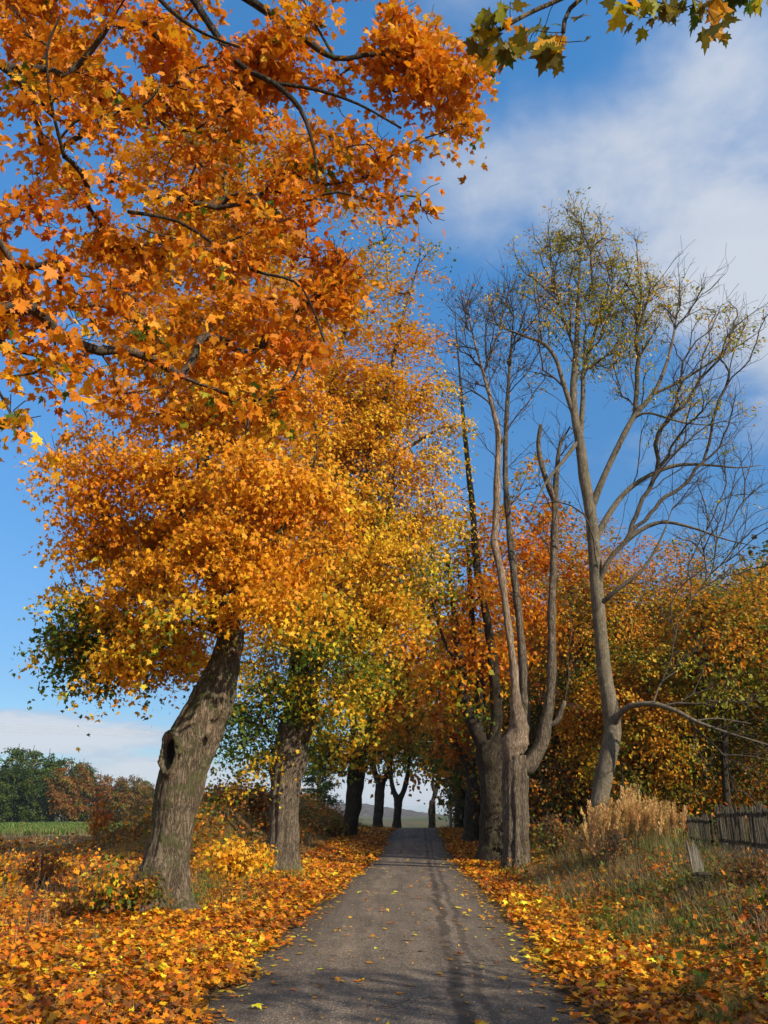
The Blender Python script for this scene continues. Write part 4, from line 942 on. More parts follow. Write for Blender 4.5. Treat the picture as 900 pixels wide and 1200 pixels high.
# saplings: dark thin trunks in the shade
proto = None
def sapling(x, Y, h, seed):
    sk = Skel(); B0 = gp(x, Y)
    sk.limb(np.array([(B0[0], B0[1], B0[2]-.2, .06), (B0[0]+rng.normal(0, .1), B0[1], B0[2]+h*.5, .045), (B0[0]+rng.normal(0, .25), B0[1], B0[2]+h, .02)]), step=.3, kind=2)
    T = B0 + np.array((0, 0, h*.62)) + rng.normal(0, 1, (46, 3))*np.array((h*.17, h*.17, h*.2)); T[:, 2] = np.maximum(T[:, 2], B0[2]+.7)
    tips = sk.grow(T, .3, .4, .05, start=2)
    cr = crown_leaves(sk, tips, 9, .25, .14, LEAF_FAR, [(BR, .3), (O1, .2), (OL, .3), (GR, .2)], .6, seed=seed)
    return make_tree('sapling', 'thin shaded sapling at the edge of the wood', sk, tips, (M_barkd, M_branch), cr, 'thin saplings at the dark edge of the wood', hi=None, sides=(5, 6), tipr=.006)
sp = [sapling(gpx(660, 37), 37, 4.2, 61), sapling(gpx(735, 33), 33, 3.6, 62), sapling(gpx(765, 36), 36, 4.4, 63)]
for j, (px, Y, s) in enumerate([(640, 35, .9), (683, 36, 1.1), (720, 37, 1.2), (745, 38, 1.1), (785, 38, 1.), (800, 36, .9), (815, 41, 1.1), (780, 44, 1.2), (672, 42, 1.2), (630, 40, 1.1), (830, 46, 1.), (700, 44, 1.1)]):
    copy_thing(sp[j % 3], gp(gpx(px, Y), Y), rng.uniform(0, 6.28), s, 'thin shaded sapling at the edge of the wood')

def mass(name, pts, size, pal, T_, mat, kind='stuff', noise=.5, up=.6, label=None, jit=.18, u=None):
    m = len(pts)
    nr = np.array((0, 0, up)) + rng.normal(0, .7, (m, 3)); dr = rng.normal(0, 1, (m, 3))*np.array((1, 1, .5))
    uu = np.clip(.5+.45*fbm(pts*noise, 3, 5) + rng.normal(0, .16, m), 0, .999) if u is None else u
    C = pick(pal, m, jit, uu)
    V, L, Tt = leaves(pts, nr, dr, size*np.clip(rng.normal(1, .25, m), .4, 1.6), T_)
    return tag(mesh_obj(name, V, L, Tt, mat, None, False, C), label=label, kind=kind)
# undergrowth under the wood
U = []
for _ in range(260):
    px = rng.uniform(600, 960); Y = rng.uniform(33, 58); x = gpx(px, Y); 
    if x - float(xc(Y)) < 5.5: continue
    c = gp(x, Y); hh = rng.uniform(.5, 1.7); q = rng.normal(0, 1, (int(110*hh), 3))*np.array((.7, .7, .0)); q[:, 2] = np.abs(rng.normal(0, .5, len(q)))*hh
    q = c + q; q[:, 2] += gz(q[:, 0], q[:, 1]) - c[2]; U.append(q)
mass('undergrowth', np.vstack(U), .17, [(BR, .34), (OL, .2), (O1, .16), (GR, .3)], LEAF_FAR, M_leaf)

# ================================================================== FAR WOOD ON THE LEFT
FAR = 'far trees beyond the green field'
def far_tree(name, h, rad, pal, seed, ntip=110, per=46, conif=False):
    x, Y = -60., 200.; sk = Skel(); B0 = gp(x, Y)
    sk.limb(np.array([(x, Y, B0[2]-.4, .28), (x, Y, B0[2]+h*.5, .18), (x+.2, Y, B0[2]+h*.95, .05)]), step=.8, kind=2)
    d = norm(rng.normal(0, 1, (ntip, 3)))*(rng.random((ntip, 1))**.4)
    if conif:
        z = rng.random(ntip)**.8; T = B0 + np.stack([np.cos(6.28*d[:, 0]*3)*rad*(1-z), np.sin(6.28*d[:, 0]*3)*rad*(1-z), h*(.06+.94*z)], -1)
    else: T = B0 + np.array((0, 0, h*.55)) + d*(1+.3*fbm(d*1.6+seed, 3, seed))[:, None]*np.array((rad, rad, h*.45)) if False else B0 + np.array((0, 0, h*.47)) + d*(1+.3*fbm(d*1.6+seed, 3, seed)).reshape(-1, 1)*np.array((rad*1.15, rad*1.15, h*.50))
    tips = sk.grow(T, .3, 1.2, .1, start=3)
    cr = crown_leaves(sk, tips, per, .6, .46, LEAF_FAR, pal, .3, seed=seed)
    return make_tree(name, '', sk, tips, (M_barkd, M_branch), cr, FAR, sides=(4, 7), tipr=.02)
PG = [(DG, .4), (GR, .35), (OL, .25)]
fa = far_tree('far_tree', 17, 3.7, PG, 71); fb_ = far_tree('far_tree', 18, 3.0, [(DG, .55), (GR, .3), (OL, .15)], 72); fc = far_tree('far_tree', 14, 4.2, [(BR, .5), (OL, .35), (RO, .15)], 73); fd = far_tree('far_tree', 13, 4.6, [(OL, .55), (BR, .25), (GR, .2)], 74)
LG = 'dark green broad tree in the far wood beyond the field'
def place(o, px, Y, top, first=False, label=LG, group=FAR):
    B = base(px, Y); v = (top-600)/F; D = Y/(CP+v*SP); zt = CAMZ + D*(SP-v*CP); hh = max(4., zt-B[2]); own = o['h']
    s = hh/own
    if first: o.location = B; o.scale = (s, s, s); o['label'] = label; o.rotation_euler = (0, 0, rng.uniform(0, 6))
    else: copy_thing(o, B, rng.uniform(0, 6.28), s, label, group)
for o, hgt in ((fa, 17.5), (fb_, 18.5), (fc, 14.), (fd, 13.2)): o['h'] = hgt
place(fa, 8, 196, 866, True); place(fb_, 46, 200, 872, True, 'tallest dark green tree of the far wood'); place(fc, 76, 192, 888, True, 'rusty brown tree standing out before the dark far wood'); place(fd, 152, 205, 908, True, 'olive brown tree at the right end of the far wood')
for (o, px, Y, top) in [(fb_, -22, 205, 866), (fa, 27, 205, 868), (fa, 62, 210, 880), (fb_, 90, 212, 884), (fa, 97, 204, 893), (fb_, 60, 196, 892), (fa, -40, 195, 870), (fb_, 20, 192, 884), (fa, 38, 190, 892), (fb_, 170, 215, 915), (fa, 84, 208, 886), (fb_, 2, 190, 890), (fa, 165, 220, 908), (fa, -62, 200, 868), (fb_, -82, 204, 864), (fa, -105, 198, 870), (fa, -130, 206, 868), (fb_, -152, 198, 872), (fa, -178, 203, 872), (fb_, -205, 206, 868), (fa, -232, 200, 874)]: place(o, px, Y, top)
place(fc, 112, 203, 903, label='smaller rust coloured tree left of the leaning trunk, in the far wood')
place(fd, 132, 206, 910, label='low olive brown tree beside the rust coloured one in the far wood')
for (o, px, Y, top) in [(fd, 142, 204, 912), (fd, 176, 204, 918), (fd, 190, 210, 924), (fd, 205, 212, 928), (fd, 222, 214, 930), (fd, 240, 216, 930), (fd, 262, 216, 934), (fc, 120, 208, 906), (fd, 160, 210, 914)]: place(o, px, Y, top, label='olive brown tree thinning out along the end of the far wood', group='olive trees at the end of the far wood')
for o in (fa, fb_, fc, fd): del o['h']
for o in list(bpy.data.objects):
    if o.name.startswith('far_tree') and 'h' in o.keys(): del o['h']

# green crop on the field
pts_ = []
m = 42000; yy = 62 + 130*rng.random(m)**1.5; xx = rng.uniform(-.62, -.10, m)*yy*1.15 
ok = xx - xc(yy) < -12.5; xx, yy = xx[ok], yy[ok]
def blades(P, h, wd, lean, col, seg=2):
    m = len(P); a = rng.uniform(0, 2*np.pi, m); dv = np.stack([np.cos(a), np.sin(a), a*0], -1); sv = np.stack([-np.sin(a), np.cos(a), a*0], -1)
    rows = []
    for j in range(seg+1):
        t = j/seg; c = P + np.array((0, 0, 1.))*(h*t*(1-.25*lean*t))[:, None] + dv*(h*lean*t*t)[:, None]
        wj = (wd*(1-t*.92))[:, None]
        rows += [c - sv*wj, c + sv*wj]
    V = np.stack(rows, 1).reshape(-1, 3); k = 2*(seg+1); b0 = np.arange(m)*k
    Fq = np.concatenate([np.stack([b0+2*j, b0+2*j+1, b0+2*j+3, b0+2*j+2], -1) for j in range(seg)])
    return V, Fq, np.concatenate([col]*seg)
def blade_obj(name, V, Fq, C, kind='stuff', parent=None):
    o = mesh_obj(name, V, Fq, np.full(len(Fq), 4), M_blade, parent, False, C)
    return tag(o, kind=kind) if kind else o
P = np.stack([xx, yy, gz(xx, yy)-.03], -1)
C = pick([((.05, .11, .015), .5), ((.10, .17, .03), .3), ((.22, .2, .06), .2)], len(P), .2)
blade_obj('crop', *blades(P, rng.uniform(.22, .5, len(P)), .035+yy*.0006, rng.uniform(.1, .5, len(P)), C, 1))

# ================================================================== FALLEN LEAVES
LC = [(BR, .27), (RO, .14), (O1, .40), (O2, .16), (YE, .03)]
def litter(n_, xf, yf, dens, size, T_, lift=.03, tilt=.42):
    x = xf(n_); y = yf(n_); off = x - xc(y)
    p = dens(off, y, x)
    k = rng.random(n_) < p; x, y, off = x[k], y[k], off[k]
    onroad = np.abs(off) < RW*1.0
    z = np.where(onroad, gz(xc(y), y)+.022-.02*(off/RW)**2+.012, gz(x, y) + rng.random(len(x))*lift + .012)
    m = len(x); P = np.stack([x, y, z], -1)
    tl = np.where(onroad, tilt*.28, tilt)[:, None]
    nr = np.stack([rng.normal(0, 1, m), rng.normal(0, 1, m), np.zeros(m)], -1)*tl + np.array((0, 0, 1.))
    nr[rng.random(m) < .3] *= (1, 1, -1)
    a = rng.uniform(0, 6.283, m); dr = np.stack([np.cos(a), np.sin(a), rng.normal(0, .1, m)], -1)
    s = size*np.clip(rng.normal(1, .34, m), .3, 1.7)
    u = np.clip(.5 + .40*fbm(P*np.array((.35, .35, 0)), 3, 50) + rng.normal(0, .26, m), 0, .999)
    C = pick(LC, m, .34, u)*.84
    V, L, Tt = leaves(P, nr, dr, s, T_)
    # leaf reaches half its length to each side of its point
    V = V.reshape(m, len(T_), 3) - (norm(dr)*s[:, None]*.45)[:, None, :]
    lowz = V[..., 2].min(1); fix = np.maximum(0, (z-.008) - lowz); V[..., 2] += (fix*np.where(onroad, 1., .55))[:, None]
    return V.reshape(-1, 3), L, Tt, C
def join(parts):
    V, L, T, C, o = [], [], [], [], 0
    for v, l, t, c in parts: V.append(v); L.append(l+o); T.append(t); C.append(c); o += len(v)
    return np.concatenate(V), np.concatenate(L), np.concatenate(T), np.concatenate(C)
def patchy(x, y, s, sc=.7, a=.25, b=.7): return sstep(a-.5, b-.5, fbm(np.stack([x*sc, y*sc, x*0], -1), 3, s)*.9+.05)
def d_near(off, y, x):
    wob = .30*fbm(np.stack([y*.9, off*0+np.sign(off)*3, y*0], -1), 3, 61)
    e = np.abs(off) + wob
    left = np.where(off < 0, sstep(1.50, 1.95, e)*(1-.45*sstep(5, 8, e)*patchy(x, y, 64)), 0)
    right = np.where(off > 0, sstep(1.55, 2.0, e)*(1-(.30+.36*sstep(9, 14, y))*sstep(2.3, 3.6, e+.5*fbm(np.stack([x, y, x*0], -1), 3, 66))) , 0)
    return np.clip(left+right, 0, 1)*np.clip(1.1-.0*y, 0, 1)
uf = lambda a, b: (lambda n_: rng.uniform(a, b, n_))
parts = [litter(90000, uf(-9.5, 8.5), uf(6.5, 16), d_near, .068, LEAF_FULL, .05),
         litter(80000, uf(-13, 9), uf(15.5, 30), d_near, .090, LEAF_MID, .06),
         litter(60000, uf(-8, 7), uf(30, 66), lambda off, y, x: d_near(off, y, x)*(np.abs(off) < 4.8), .14, LEAF_FAR, .06),
         litter(30000, uf(-30, -8), uf(18, 52), lambda off, y, x: .85*patchy(x, y, 70, .3, .2, .6)*(1-sstep(36, 52, y)*.8)*(off < -6)*(1-.9*sstep(30, 40, y)*(off > -15)), .16, LEAF_FAR, .22, .7)]
tag(mesh_obj('fallen_leaves', *join(parts)[:3], M_litter, None, False, join(parts)[3]), kind='stuff') if False else None
J = join(parts); tag(mesh_obj('fallen_leaves', J[0], J[1], J[2], M_litter, None, False, J[3]), kind='stuff')
def d_road(off, y, x):
    e = np.abs(off); return np.where(e < 1.75, .035 + .16*sstep(.9, 1.6, e)*(off > 0) + .34*sstep(1.2, 1.7, e) + .02*patchy(x, y, 80), 0)
LC = [(O1, .2), (O2, .40), (YE, .34), (BR, .06)]
parts = [litter(4600, uf(-1.9, 2.6), uf(6.8, 20), d_road, .07, LEAF_FULL), litter(5200, uf(-1.9, 2.8), uf(6.8, 24), lambda o, y, x: np.where(np.abs(o) < 1.75, .12+.5*sstep(1.0, 1.7, np.abs(o)), 0), .028, LEAF_FAR), litter(3200, uf(-1.5, 3.4), uf(20, 40), d_road, .09, LEAF_MID), litter(1800, uf(-.8, 4.6), uf(40, 64), d_road, .11, LEAF_FAR)]
J = join(parts); tag(mesh_obj('road_leaves', J[0], J[1], J[2], M_litter, None, False, J[3]), kind='stuff')

# ================================================================== GRASS AND WEEDS
def scatter_tufts(n_, xf, yf, ok, per, rad):
    x = xf(n_); y = yf(n_); k = ok(x, y, x-xc(y)); x, y = x[k], y[k]
    c = rng.poisson(per, len(x)); o = np.repeat(np.arange(len(x)), c); m = len(o)
    g = rng.normal(0, rad, (m, 2)); X = x[o]+g[:, 0]; Y = y[o]+g[:, 1]
    return np.stack([X, Y, gz(X, Y)-.02], -1), o
GPAL = [((.07, .13, .02), .4), ((.11, .16, .03), .3), ((.16, .17, .05), .2), ((.25, .2, .09), .1)]
DPAL = [((.30, .22, .11), .35), ((.22, .15, .075), .3), ((.14, .09, .045), .2), ((.38, .29, .16), .15)]
BPAL = [((.09, .055, .03), .4), ((.14, .085, .045), .35), ((.20, .13, .07), .25)]
parts = []
def addg(P, h0, h1, wd, lean, pal, seg=2, jit=.2):
    m = len(P); V, Fq, C = blades(P, rng.uniform(h0, h1, m), np.full(m, wd)*rng.uniform(.6, 1.3, m), rng.uniform(*lean, m), pick(pal, m, jit), seg); parts.append((V, Fq, C))
P, _ = scatter_tufts(560, uf(2, 8.5), uf(7, 17), lambda x, y, o: (o > 2.6+.5*rng.normal(size=len(x))) & (patchy(x, y, 90, .8, .35, .6) > rng.random(len(x))), 26, .09); addg(P, .10, .30, .005, (.3, 1.1), GPAL)
P, _ = scatter_tufts(420, uf(3, 10), uf(12, 26), lambda x, y, o: (o > 3.0), 24, .12); addg(P, .12, .40, .006, (.3, 1.0), GPAL)
P, _ = scatter_tufts(200, uf(3.4, 9), uf(10, 24), lambda x, y, o: (o > 3.6), 26, .16); addg(P, .15, .42, .005, (.3, 1.2), DPAL)
P, _ = scatter_tufts(200, uf(2.8, 7.6), uf(17, 27), lambda x, y, o: (o > 3.0+.05*(y-17)), 34, .2); addg(P, .2, .55, .005, (.3, 1.2), BPAL+DPAL, 3)
P, _ = scatter_tufts(150, uf(4.2, 9), uf(9, 16), lambda x, y, o: (o > 4.3), 34, .2); addg(P, .15, .45, .0045, (.3, 1.2), BPAL+DPAL, 3)
P, _ = scatter_tufts(260, uf(-8, -1), uf(16, 30), lambda x, y, o: (o < -3.0) & (o > -5.8) & (patchy(x, y, 92, .5, .35, .6) > rng.random(len(x))), 24, .14); addg(P, .25, .62, .007, (.2, .9), GPAL)
P, _ = scatter_tufts(520, uf(-9, 0), uf(7, 20), lambda x, y, o: (o < -2.4), 7, .1); addg(P, .08, .26, .0045, (.3, 1.1), GPAL+DPAL)
P, _ = scatter_tufts(300, uf(-14, -3), uf(9, 34), lambda x, y, o: (o < -4.6), 12, .2); addg(P, .2, .6, .005, (.2, .9), DPAL)
P, _ = scatter_tufts(160, uf(-16, -5), uf(14, 40), lambda x, y, o: (o < -5.4), 24, .28); addg(P, .25, .75, .006, (.3, 1.), BPAL, 3)
P, _ = scatter_tufts(900, uf(-14, 0), uf(33, 85), lambda x, y, o: (o < -5.0), 26, .4); addg(P, .2, .6, .012, (.2, .9), BPAL+[((.10, .12, .03), .4)])
P, _ = scatter_tufts(500, uf(-45, -12), uf(34, 70), lambda x, y, o: (o < -12), 16, .5); addg(P, .3, .7, .014, (.2, .8), DPAL)
P, _ = scatter_tufts(300, uf(4, 14), uf(24, 45), lambda x, y, o: (o > 3.6), 24, .3); addg(P, .2, .7, .009, (.2, .9), BPAL+GPAL)
P, _ = scatter_tufts(700, uf(-6, 20), uf(64, 110), lambda x, y, o: np.abs(o) > 2.2, 14, .5); addg(P, .2, .45, .016, (.2, .9), DPAL+BPAL)
o_ = 0; Vs, Fs, Cs = [], [], []
for V, Fq, C in parts: Vs.append(V); Fs.append(Fq+o_); Cs.append(C); o_ += len(V)
blade_obj('grass', np.concatenate(Vs), np.concatenate(Fs), np.concatenate(Cs))

# low broad leafed weeds mixed into the right verge
U = []
for _ in range(330):
    y = rng.uniform(7.5, 27); off = rng.uniform(2.7, 7.5); x = float(xc(y))+off
    h_ = rng.uniform(.06, .26); q = rng.normal(0, 1, (int(60*h_)+14, 3))*.17; X, Y_ = x+q[:, 0], y+q[:, 1]; U.append(np.stack([X, Y_, gz(X, Y_)+np.abs(q[:, 2])*h_*4.5], -1))
mass('weeds', np.vstack(U), .075, [(BR, .36), (O1, .1), (OL, .24), (GR, .3)], LEAF_MID, M_leaf, noise=.9)

# yellow low growth and brambles on the left verge
U = []; 
for _ in range(80):
    x = rng.uniform(-16, -5.2); y = rng.uniform(15, 38); off = x-float(xc(y))
    if off > -5.0 or (y < 19 and off > -6.2): continue
    h_ = rng.uniform(.10, .42); q = rng.normal(0, 1, (int(120*h_)+14, 3))*.38; X, Y_ = x+q[:, 0], y+q[:, 1]; U.append(np.stack([X, Y_, gz(X, Y_)+np.abs(q[:, 2])*h_*2.1], -1))
mass('brambles', np.vstack(U), .12, [(BR, .26), (O1, .26), (O2, .20), (OL, .12), (YG, .10), (GR, .06)], LEAF_MID, M_leaf)
U = []
for _ in range(300):
    y = rng.uniform(34, 84); off = rng.uniform(-14, -5.6); x = float(xc(y))+off
    h_ = rng.uniform(.2, .7); q = rng.normal(0, 1, (int(80*h_)+10, 3))*.6; X, Y_ = x+q[:, 0], y+q[:, 1]; U.append(np.stack([X, Y_, gz(X, Y_)+np.abs(q[:, 2])*h_*1.4], -1))
mass('bank_growth', np.vstack(U), .17, [(BR, .4), (O1, .14), (OL, .22), (GR, .14), (RO, .1)], LEAF_FAR, M_leaf)

def ground_twigs():
    mb = MB()
    for _ in range(420):
        y = rng.uniform(7, 26); side = rng.random() < .62; off = -rng.uniform(1.7, 8) if side else rng.uniform(1.8, 6); x = float(xc(y))+off
        a = rng.uniform(0, 6.28); L_ = rng.uniform(.12, .55); P = []
        for q in (-.5, 0, .5):
            X, Y_ = x+math.cos(a+q*.5)*L_*q, y+math.sin(a+q*.5)*L_*q; P.append((X, Y_, float(gz(X, Y_))+.045+rng.uniform(0, .03)))
        mb.tube(np.array(P), np.array((.006, .005, .002))*rng.uniform(.7, 1.5), 4, False)
    tag(mb.build('fallen_twigs', M_branch, None, True), kind='stuff')
ground_twigs()

# ================================================================== SHRUBS
def shrub(name, label, c, h, rad, pal, size, nst, per, T_=LEAF_MID, cat='shrub', group=None, spread=.1):
    sk = Skel(); c = np.asarray(c, float)
    for _ in range(nst):
        a = rng.uniform(0, 6.28); t = np.array((math.cos(a), math.sin(a), 0))*rad*rng.uniform(.2, .9)
        sk.P.append(c+t*.15-(0, 0, .05)); sk.par.append(-1); sk.r.append(.012*h+.003); sk.kind.append(2); pr = len(sk.P)-1
        for k in (1, 2, 3):
            sk.P.append(c+t*(.15+.28*k)+np.array((0, 0, h*k/3*rng.uniform(.75, 1.)))+rng.normal(0, .03*h, 3)); sk.par.append(pr); sk.r.append((.012*h+.003)*(1-.22*k)); sk.kind.append(2); pr = len(sk.P)-1
    n_ = nst*7; d = norm(rng.normal(0, 1, (n_, 3)))*(rng.random((n_, 1))**.5); T = c + np.array((0, 0, h*.58)) + d*np.array((rad, rad, h*.46))
    tips = sk.grow(T, .25, .2, .02)
    cr = crown_leaves(sk, tips, per, spread, size, T_, pal, 1.4, seed=int(c[1])+3)
    t = empty(name, c, label, cat, group); sk.radii(.003, 2.2); mb = MB()
    for ch in sk.chains():
        if len(ch) < 2: continue
        P = np.array([sk.P[i] for i in ch]); r = np.array([sk.R[i] for i in ch]); mb.tube(P, r, 4, False)
    mb.build('stems', M_branch, t, True); mesh_obj('foliage', *cr[:3], M_leaf, t, False, cr[3]); return t
shrub('shrub', 'low green and yellow shrub in the leaves left of the leaning trunk', base(128, 15.6), .85, .75, [(BR, .35), (GR, .12), (O2, .2), (OL, .33)], .085, 16, 8)
shrub('shrub', 'green tuft of suckers hugging the foot of the leaning trunk', base(168, 16.0), .75, .42, [(GR, .3), (BR, .25), (OL, .45)], .07, 10, 7)
shrub('shrub', 'brown leafless thicket in the orange leaves near the left edge', base(45, 20.), .9, .9, [(BR, .7), (O1, .3)], .09, 22, 2.5)
shrub('shrub', 'orange sapling bush rising between the leaf field and the crop', base(112, 40), 2.3, .7, [(RO, .5), (O1, .5)], .15, 9, 7, spread=.18)
shrub('shrub', 'yellow leafed bush between the first two left trunks', base(270, 23.), 1.1, .9, [(YE, .4), (O2, .4), (YG, .2)], .11, 16, 9, spread=.15)
shrub('shrub', 'yellow bush tucked against the foot of the second left trunk', base(303, 27.), .9, .6, [(YE, .4), (O2, .3), (YG, .3)], .12, 12, 9, spread=.15)
shrub('shrub', 'dark round bush on the skyline of the bank beside the second left trunk', base(292, 44), 1.7, 1.3, [(BR, .6), (OL, .25), (RO, .15)], .17, 18, 12, LEAF_FAR, spread=.22)
shrub('shrub', 'low dark brown bush along the bank, next to the round one', base(262, 43), 1.1, 1.3, [(BR, .6), (OL, .25), (RO, .15)], .17, 16, 10, LEAF_FAR, spread=.22)
shrub('shrub', 'dark bush on the bank right of the second left trunk', base(385, 52), 1.0, 1.4, [(BR, .5), (OL, .35), (GR, .15)], .2, 16, 10, LEAF_FAR, spread=.25)
shrub('shrub', 'leafless brown weeds massed before the plumed grass', base(715, 20.5), .95, 1.0, [(BR, .8), (OL, .2)], .05, 46, 2)
shrub('shrub', 'grey brown weed tangle at the right edge below the fence', base(885, 14.0), .5, .7, [(BR, .7), (OL, .3)], .05, 40, 2)
shrub('shrub', 'dark weedy bush behind the bare forked trunk', base(655, 27), 1.3, 1.1, [(BR, .5), (OL, .3), (GR, .2)], .09, 28, 4, spread=.14)
def dead_stick():
    B = base(28, 12.6); mb = MB(); mb.tube(np.array([B-(0, 0, .05), B+(.03, 0, .35), B+(.08, .02, .75), B+(.06, .03, 1.1)]), [.014, .012, .009, .004], 6)
    mb.tube(np.array([B+(.05, .01, .5), B+(.15, .0, .68), B+(.18, .0, .85)]), [.007, .005, .003], 5)
    tag(mb.build('dead_stick', M_gbranch, None, True, B), 'bare crooked stick standing in the leaves at the left edge', 'stick')
dead_stick()

# ================================================================== PLUMED GRASS
def plumed_grass():
    c = base(738, 21.5); t = empty('plumed_grass', c, 'clump of tall tan plumed reed grass before the ash', 'grass clump')
    n_ = 330; u = rng.uniform(-1, 1, n_) + rng.normal(0, .12, n_); x = c[0] + u*1.18; y = c[1] + rng.normal(0, .5, n_)
    P = np.stack([x, y, gz(x, y)-.03], -1)
    gr = np.round(u*3.2 + rng.normal(0, .2, n_)); h = rng.uniform(.80, 1.5, n_)*(1-.26*np.abs(u)**2)*(1.08+.14*np.sin(gr*2.7+1)); lean = np.abs(rng.normal(.07, .09, n_)); a = rng.uniform(0, 6.283, n_); a = np.where(rng.random(n_) < .6, rng.normal(0.1, .6, n_), a)
    st = MB(); pl_V, pl_F, pl_C, pn = [], [], [], 0
    SV, SF, SC = [], [], []
    dv = np.stack([np.cos(a), np.sin(a), a*0], -1)
    def pt(t_): return P + np.array((0, 0, 1.))*(h*t_)[:, None] + dv*(h*lean*t_**2)[:, None]
    wv = np.stack([-np.sin(a), np.cos(a), a*0], -1)
    for ori in (wv, dv):
        rows = []
        for t_ in (0, .4, .8): rows += [pt(t_)-ori*.004, pt(t_)+ori*.004]
        V = np.stack(rows, 1).reshape(-1, 3); b0 = np.arange(n_)*6 + sum(len(q) for q in SV)
        SV.append(V); SF.append(np.concatenate([np.stack([b0+2*j, b0+2*j+1, b0+2*j+3, b0+2*j+2], -1) for j in (0, 1)])); SC.append(np.tile(pick([((.34, .26, .12), .6), ((.28, .28, .10), .4)], n_, .15), (2, 1)))
    mesh_obj('stalks', np.concatenate(SV), np.concatenate(SF), np.full(sum(len(q) for q in SF), 4), M_blade, t, False, np.concatenate(SC))
    # plumes: many slim spikelets along the top quarter
    k = 70; o = np.repeat(np.arange(n_), k); tt = .70 + .31*rng.random(n_*k)
    base_ = P[o] + np.array((0, 0, 1.))*(h[o]*tt)[:, None] + dv[o]*(h[o]*lean[o]*tt**2)[:, None]
    wid = .034*np.sin(np.clip((tt-.67)/.36, 0, 1)*np.pi)**.8
    base_ = base_ + rng.normal(0, 1, (n_*k, 3))*wid[:, None]*.6
    dr = np.array((0, 0, 1.)) + rng.normal(0, .16, (n_*k, 3)) + dv[o]*.2
    V, L, T_ = leaves(base_, rng.normal(0, 1, (n_*k, 3)), dr, rng.uniform(.06, .11, n_*k), np.array([(0, 0, 0), (.13, .45, 0), (0, 1, 0), (-.13, .45, 0)]))
    cc = np.repeat(pick([((.64, .40, .15), .5), ((.54, .33, .12), .3), ((.70, .48, .22), .2)], n_, .14), k, 0)
    mesh_obj('plumes', V, L, T_, M_blade, t, False, cc)
    m = 1500; x = c[0] + rng.normal(0, .75, m); y = c[1] + rng.normal(-.1, .55, m)
    V, Fq, C = blades(np.stack([x, y, gz(x, y)-.03], -1), rng.uniform(.4, 1.1, m), rng.uniform(.003, .006, m), rng.uniform(.2, .9, m), pick([((.12, .17, .04), .45), ((.26, .22, .09), .4), ((.18, .2, .06), .15)], m, .2), 3)
    mesh_obj('blades', V, Fq, np.full(len(Fq), 4), M_blade, t, False, C)
plumed_grass()

# ================================================================== FENCE, STAKE, POLE, CABLES
def fence(A, B, label, h=1.3, drop=0., lean=-.10, gappy=0.):
    A = np.asarray(A, float); B = np.asarray(B, float); d = B-A; Ln = np.linalg.norm(d); d /= Ln; nrm = np.array((d[1], -d[0])); 
    if nrm[1] > 0: nrm = -nrm                                    # towards the road
    O = gp(*A); t = empty('picket_fence', O, label, 'fence', 'weathered pickets beside the wood')
    pk = MB(); n_ = int(Ln/.085)
    for i in range(n_):
        s = (i+.5)*Ln/n_ + rng.normal(0, .008)
        if rng.random() < gappy: continue
        p = A + d*s; z0 = float(gz(*p)); hh = h*rng.uniform(.9, 1.06)
        w_ = rng.uniform(.022, .032); tk = .011; tl = lean + rng.normal(0, .05); fw = rng.normal(0, .02)
        up = np.array((d[0]*tl + nrm[0]*fw, d[1]*tl + nrm[1]*fw, 1.)); up /= np.linalg.norm(up)
        ax = np.array((d[0], d[1], -(d[0]*up[0]+d[1]*up[1])/up[2])); ax /= np.linalg.norm(ax); ny = np.cross(up, ax)
        c0 = np.array((p[0], p[1], z0-.05)); pr = []
        for (q, ww) in ((0, w_), (.5, w_*rng.uniform(.9, 1.1)), (1., w_*.9)):
            for sx, sy in ((-1, -1), (1, -1), (1, 1), (-1, 1)): pr.append(c0 + up*hh*q + ax*sx*ww + ny*sy*tk)
        pr = np.array(pr); pr[8:, :] += up*rng.uniform(-.02, .02)
        if rng.random() < .5: pr[9:11] -= up*rng.uniform(.01, .04)
        f = []
        for r in (0, 4): f += [(r+j, r+(j+1) % 4, r+4+(j+1) % 4, r+4+j) for j in range(4)]
        pk.add(pr, f + [(8, 9, 10, 11)])
    pk.build('pickets', M_fence, t)
    for hz in (.30, .80):
        rl = MB(); m = 10; P = []
        for q in np.linspace(-.02, 1.02, m):
            p = A + d*q*Ln + nrm*.043; P.append((p[0]+d[0]*lean*h*hz, p[1]+d[1]*lean*h*hz, float(gz(*(A+d*np.clip(q, 0, 1)*Ln)))*0 + np.interp(q, (0, 1), (gz(*A), gz(*B))) + h*hz + rng.normal(0, .008)))
        rl.tube(np.array(P), np.full(m, .045)*rng.uniform(.9, 1.1, m), 8); rl.build('rail', M_rail, t)
    q = .5
    while q < Ln:
        p = A + d*q + nrm*.145; z0 = float(gz(*p)); po = MB()
        po.tube(np.array([(p[0], p[1], z0-.2), (p[0]+d[0]*lean*.5, p[1]+d[1]*lean*.5, z0+h*.5), (p[0]+d[0]*lean*h, p[1]+d[1]*lean*h, z0+h*.96)]), [.055, .052, .045], 10); po.build('post', M_rail, t)
        q += 2.3
    return t
fence((8.15, 17.6), (9.55, 24.6), 'long leaning row of grey pickets at the right edge')
fence((9.95, 26.2), (11.0, 31.), 'short farther run of grey pickets behind the plumed grass', h=1.15, gappy=.1)

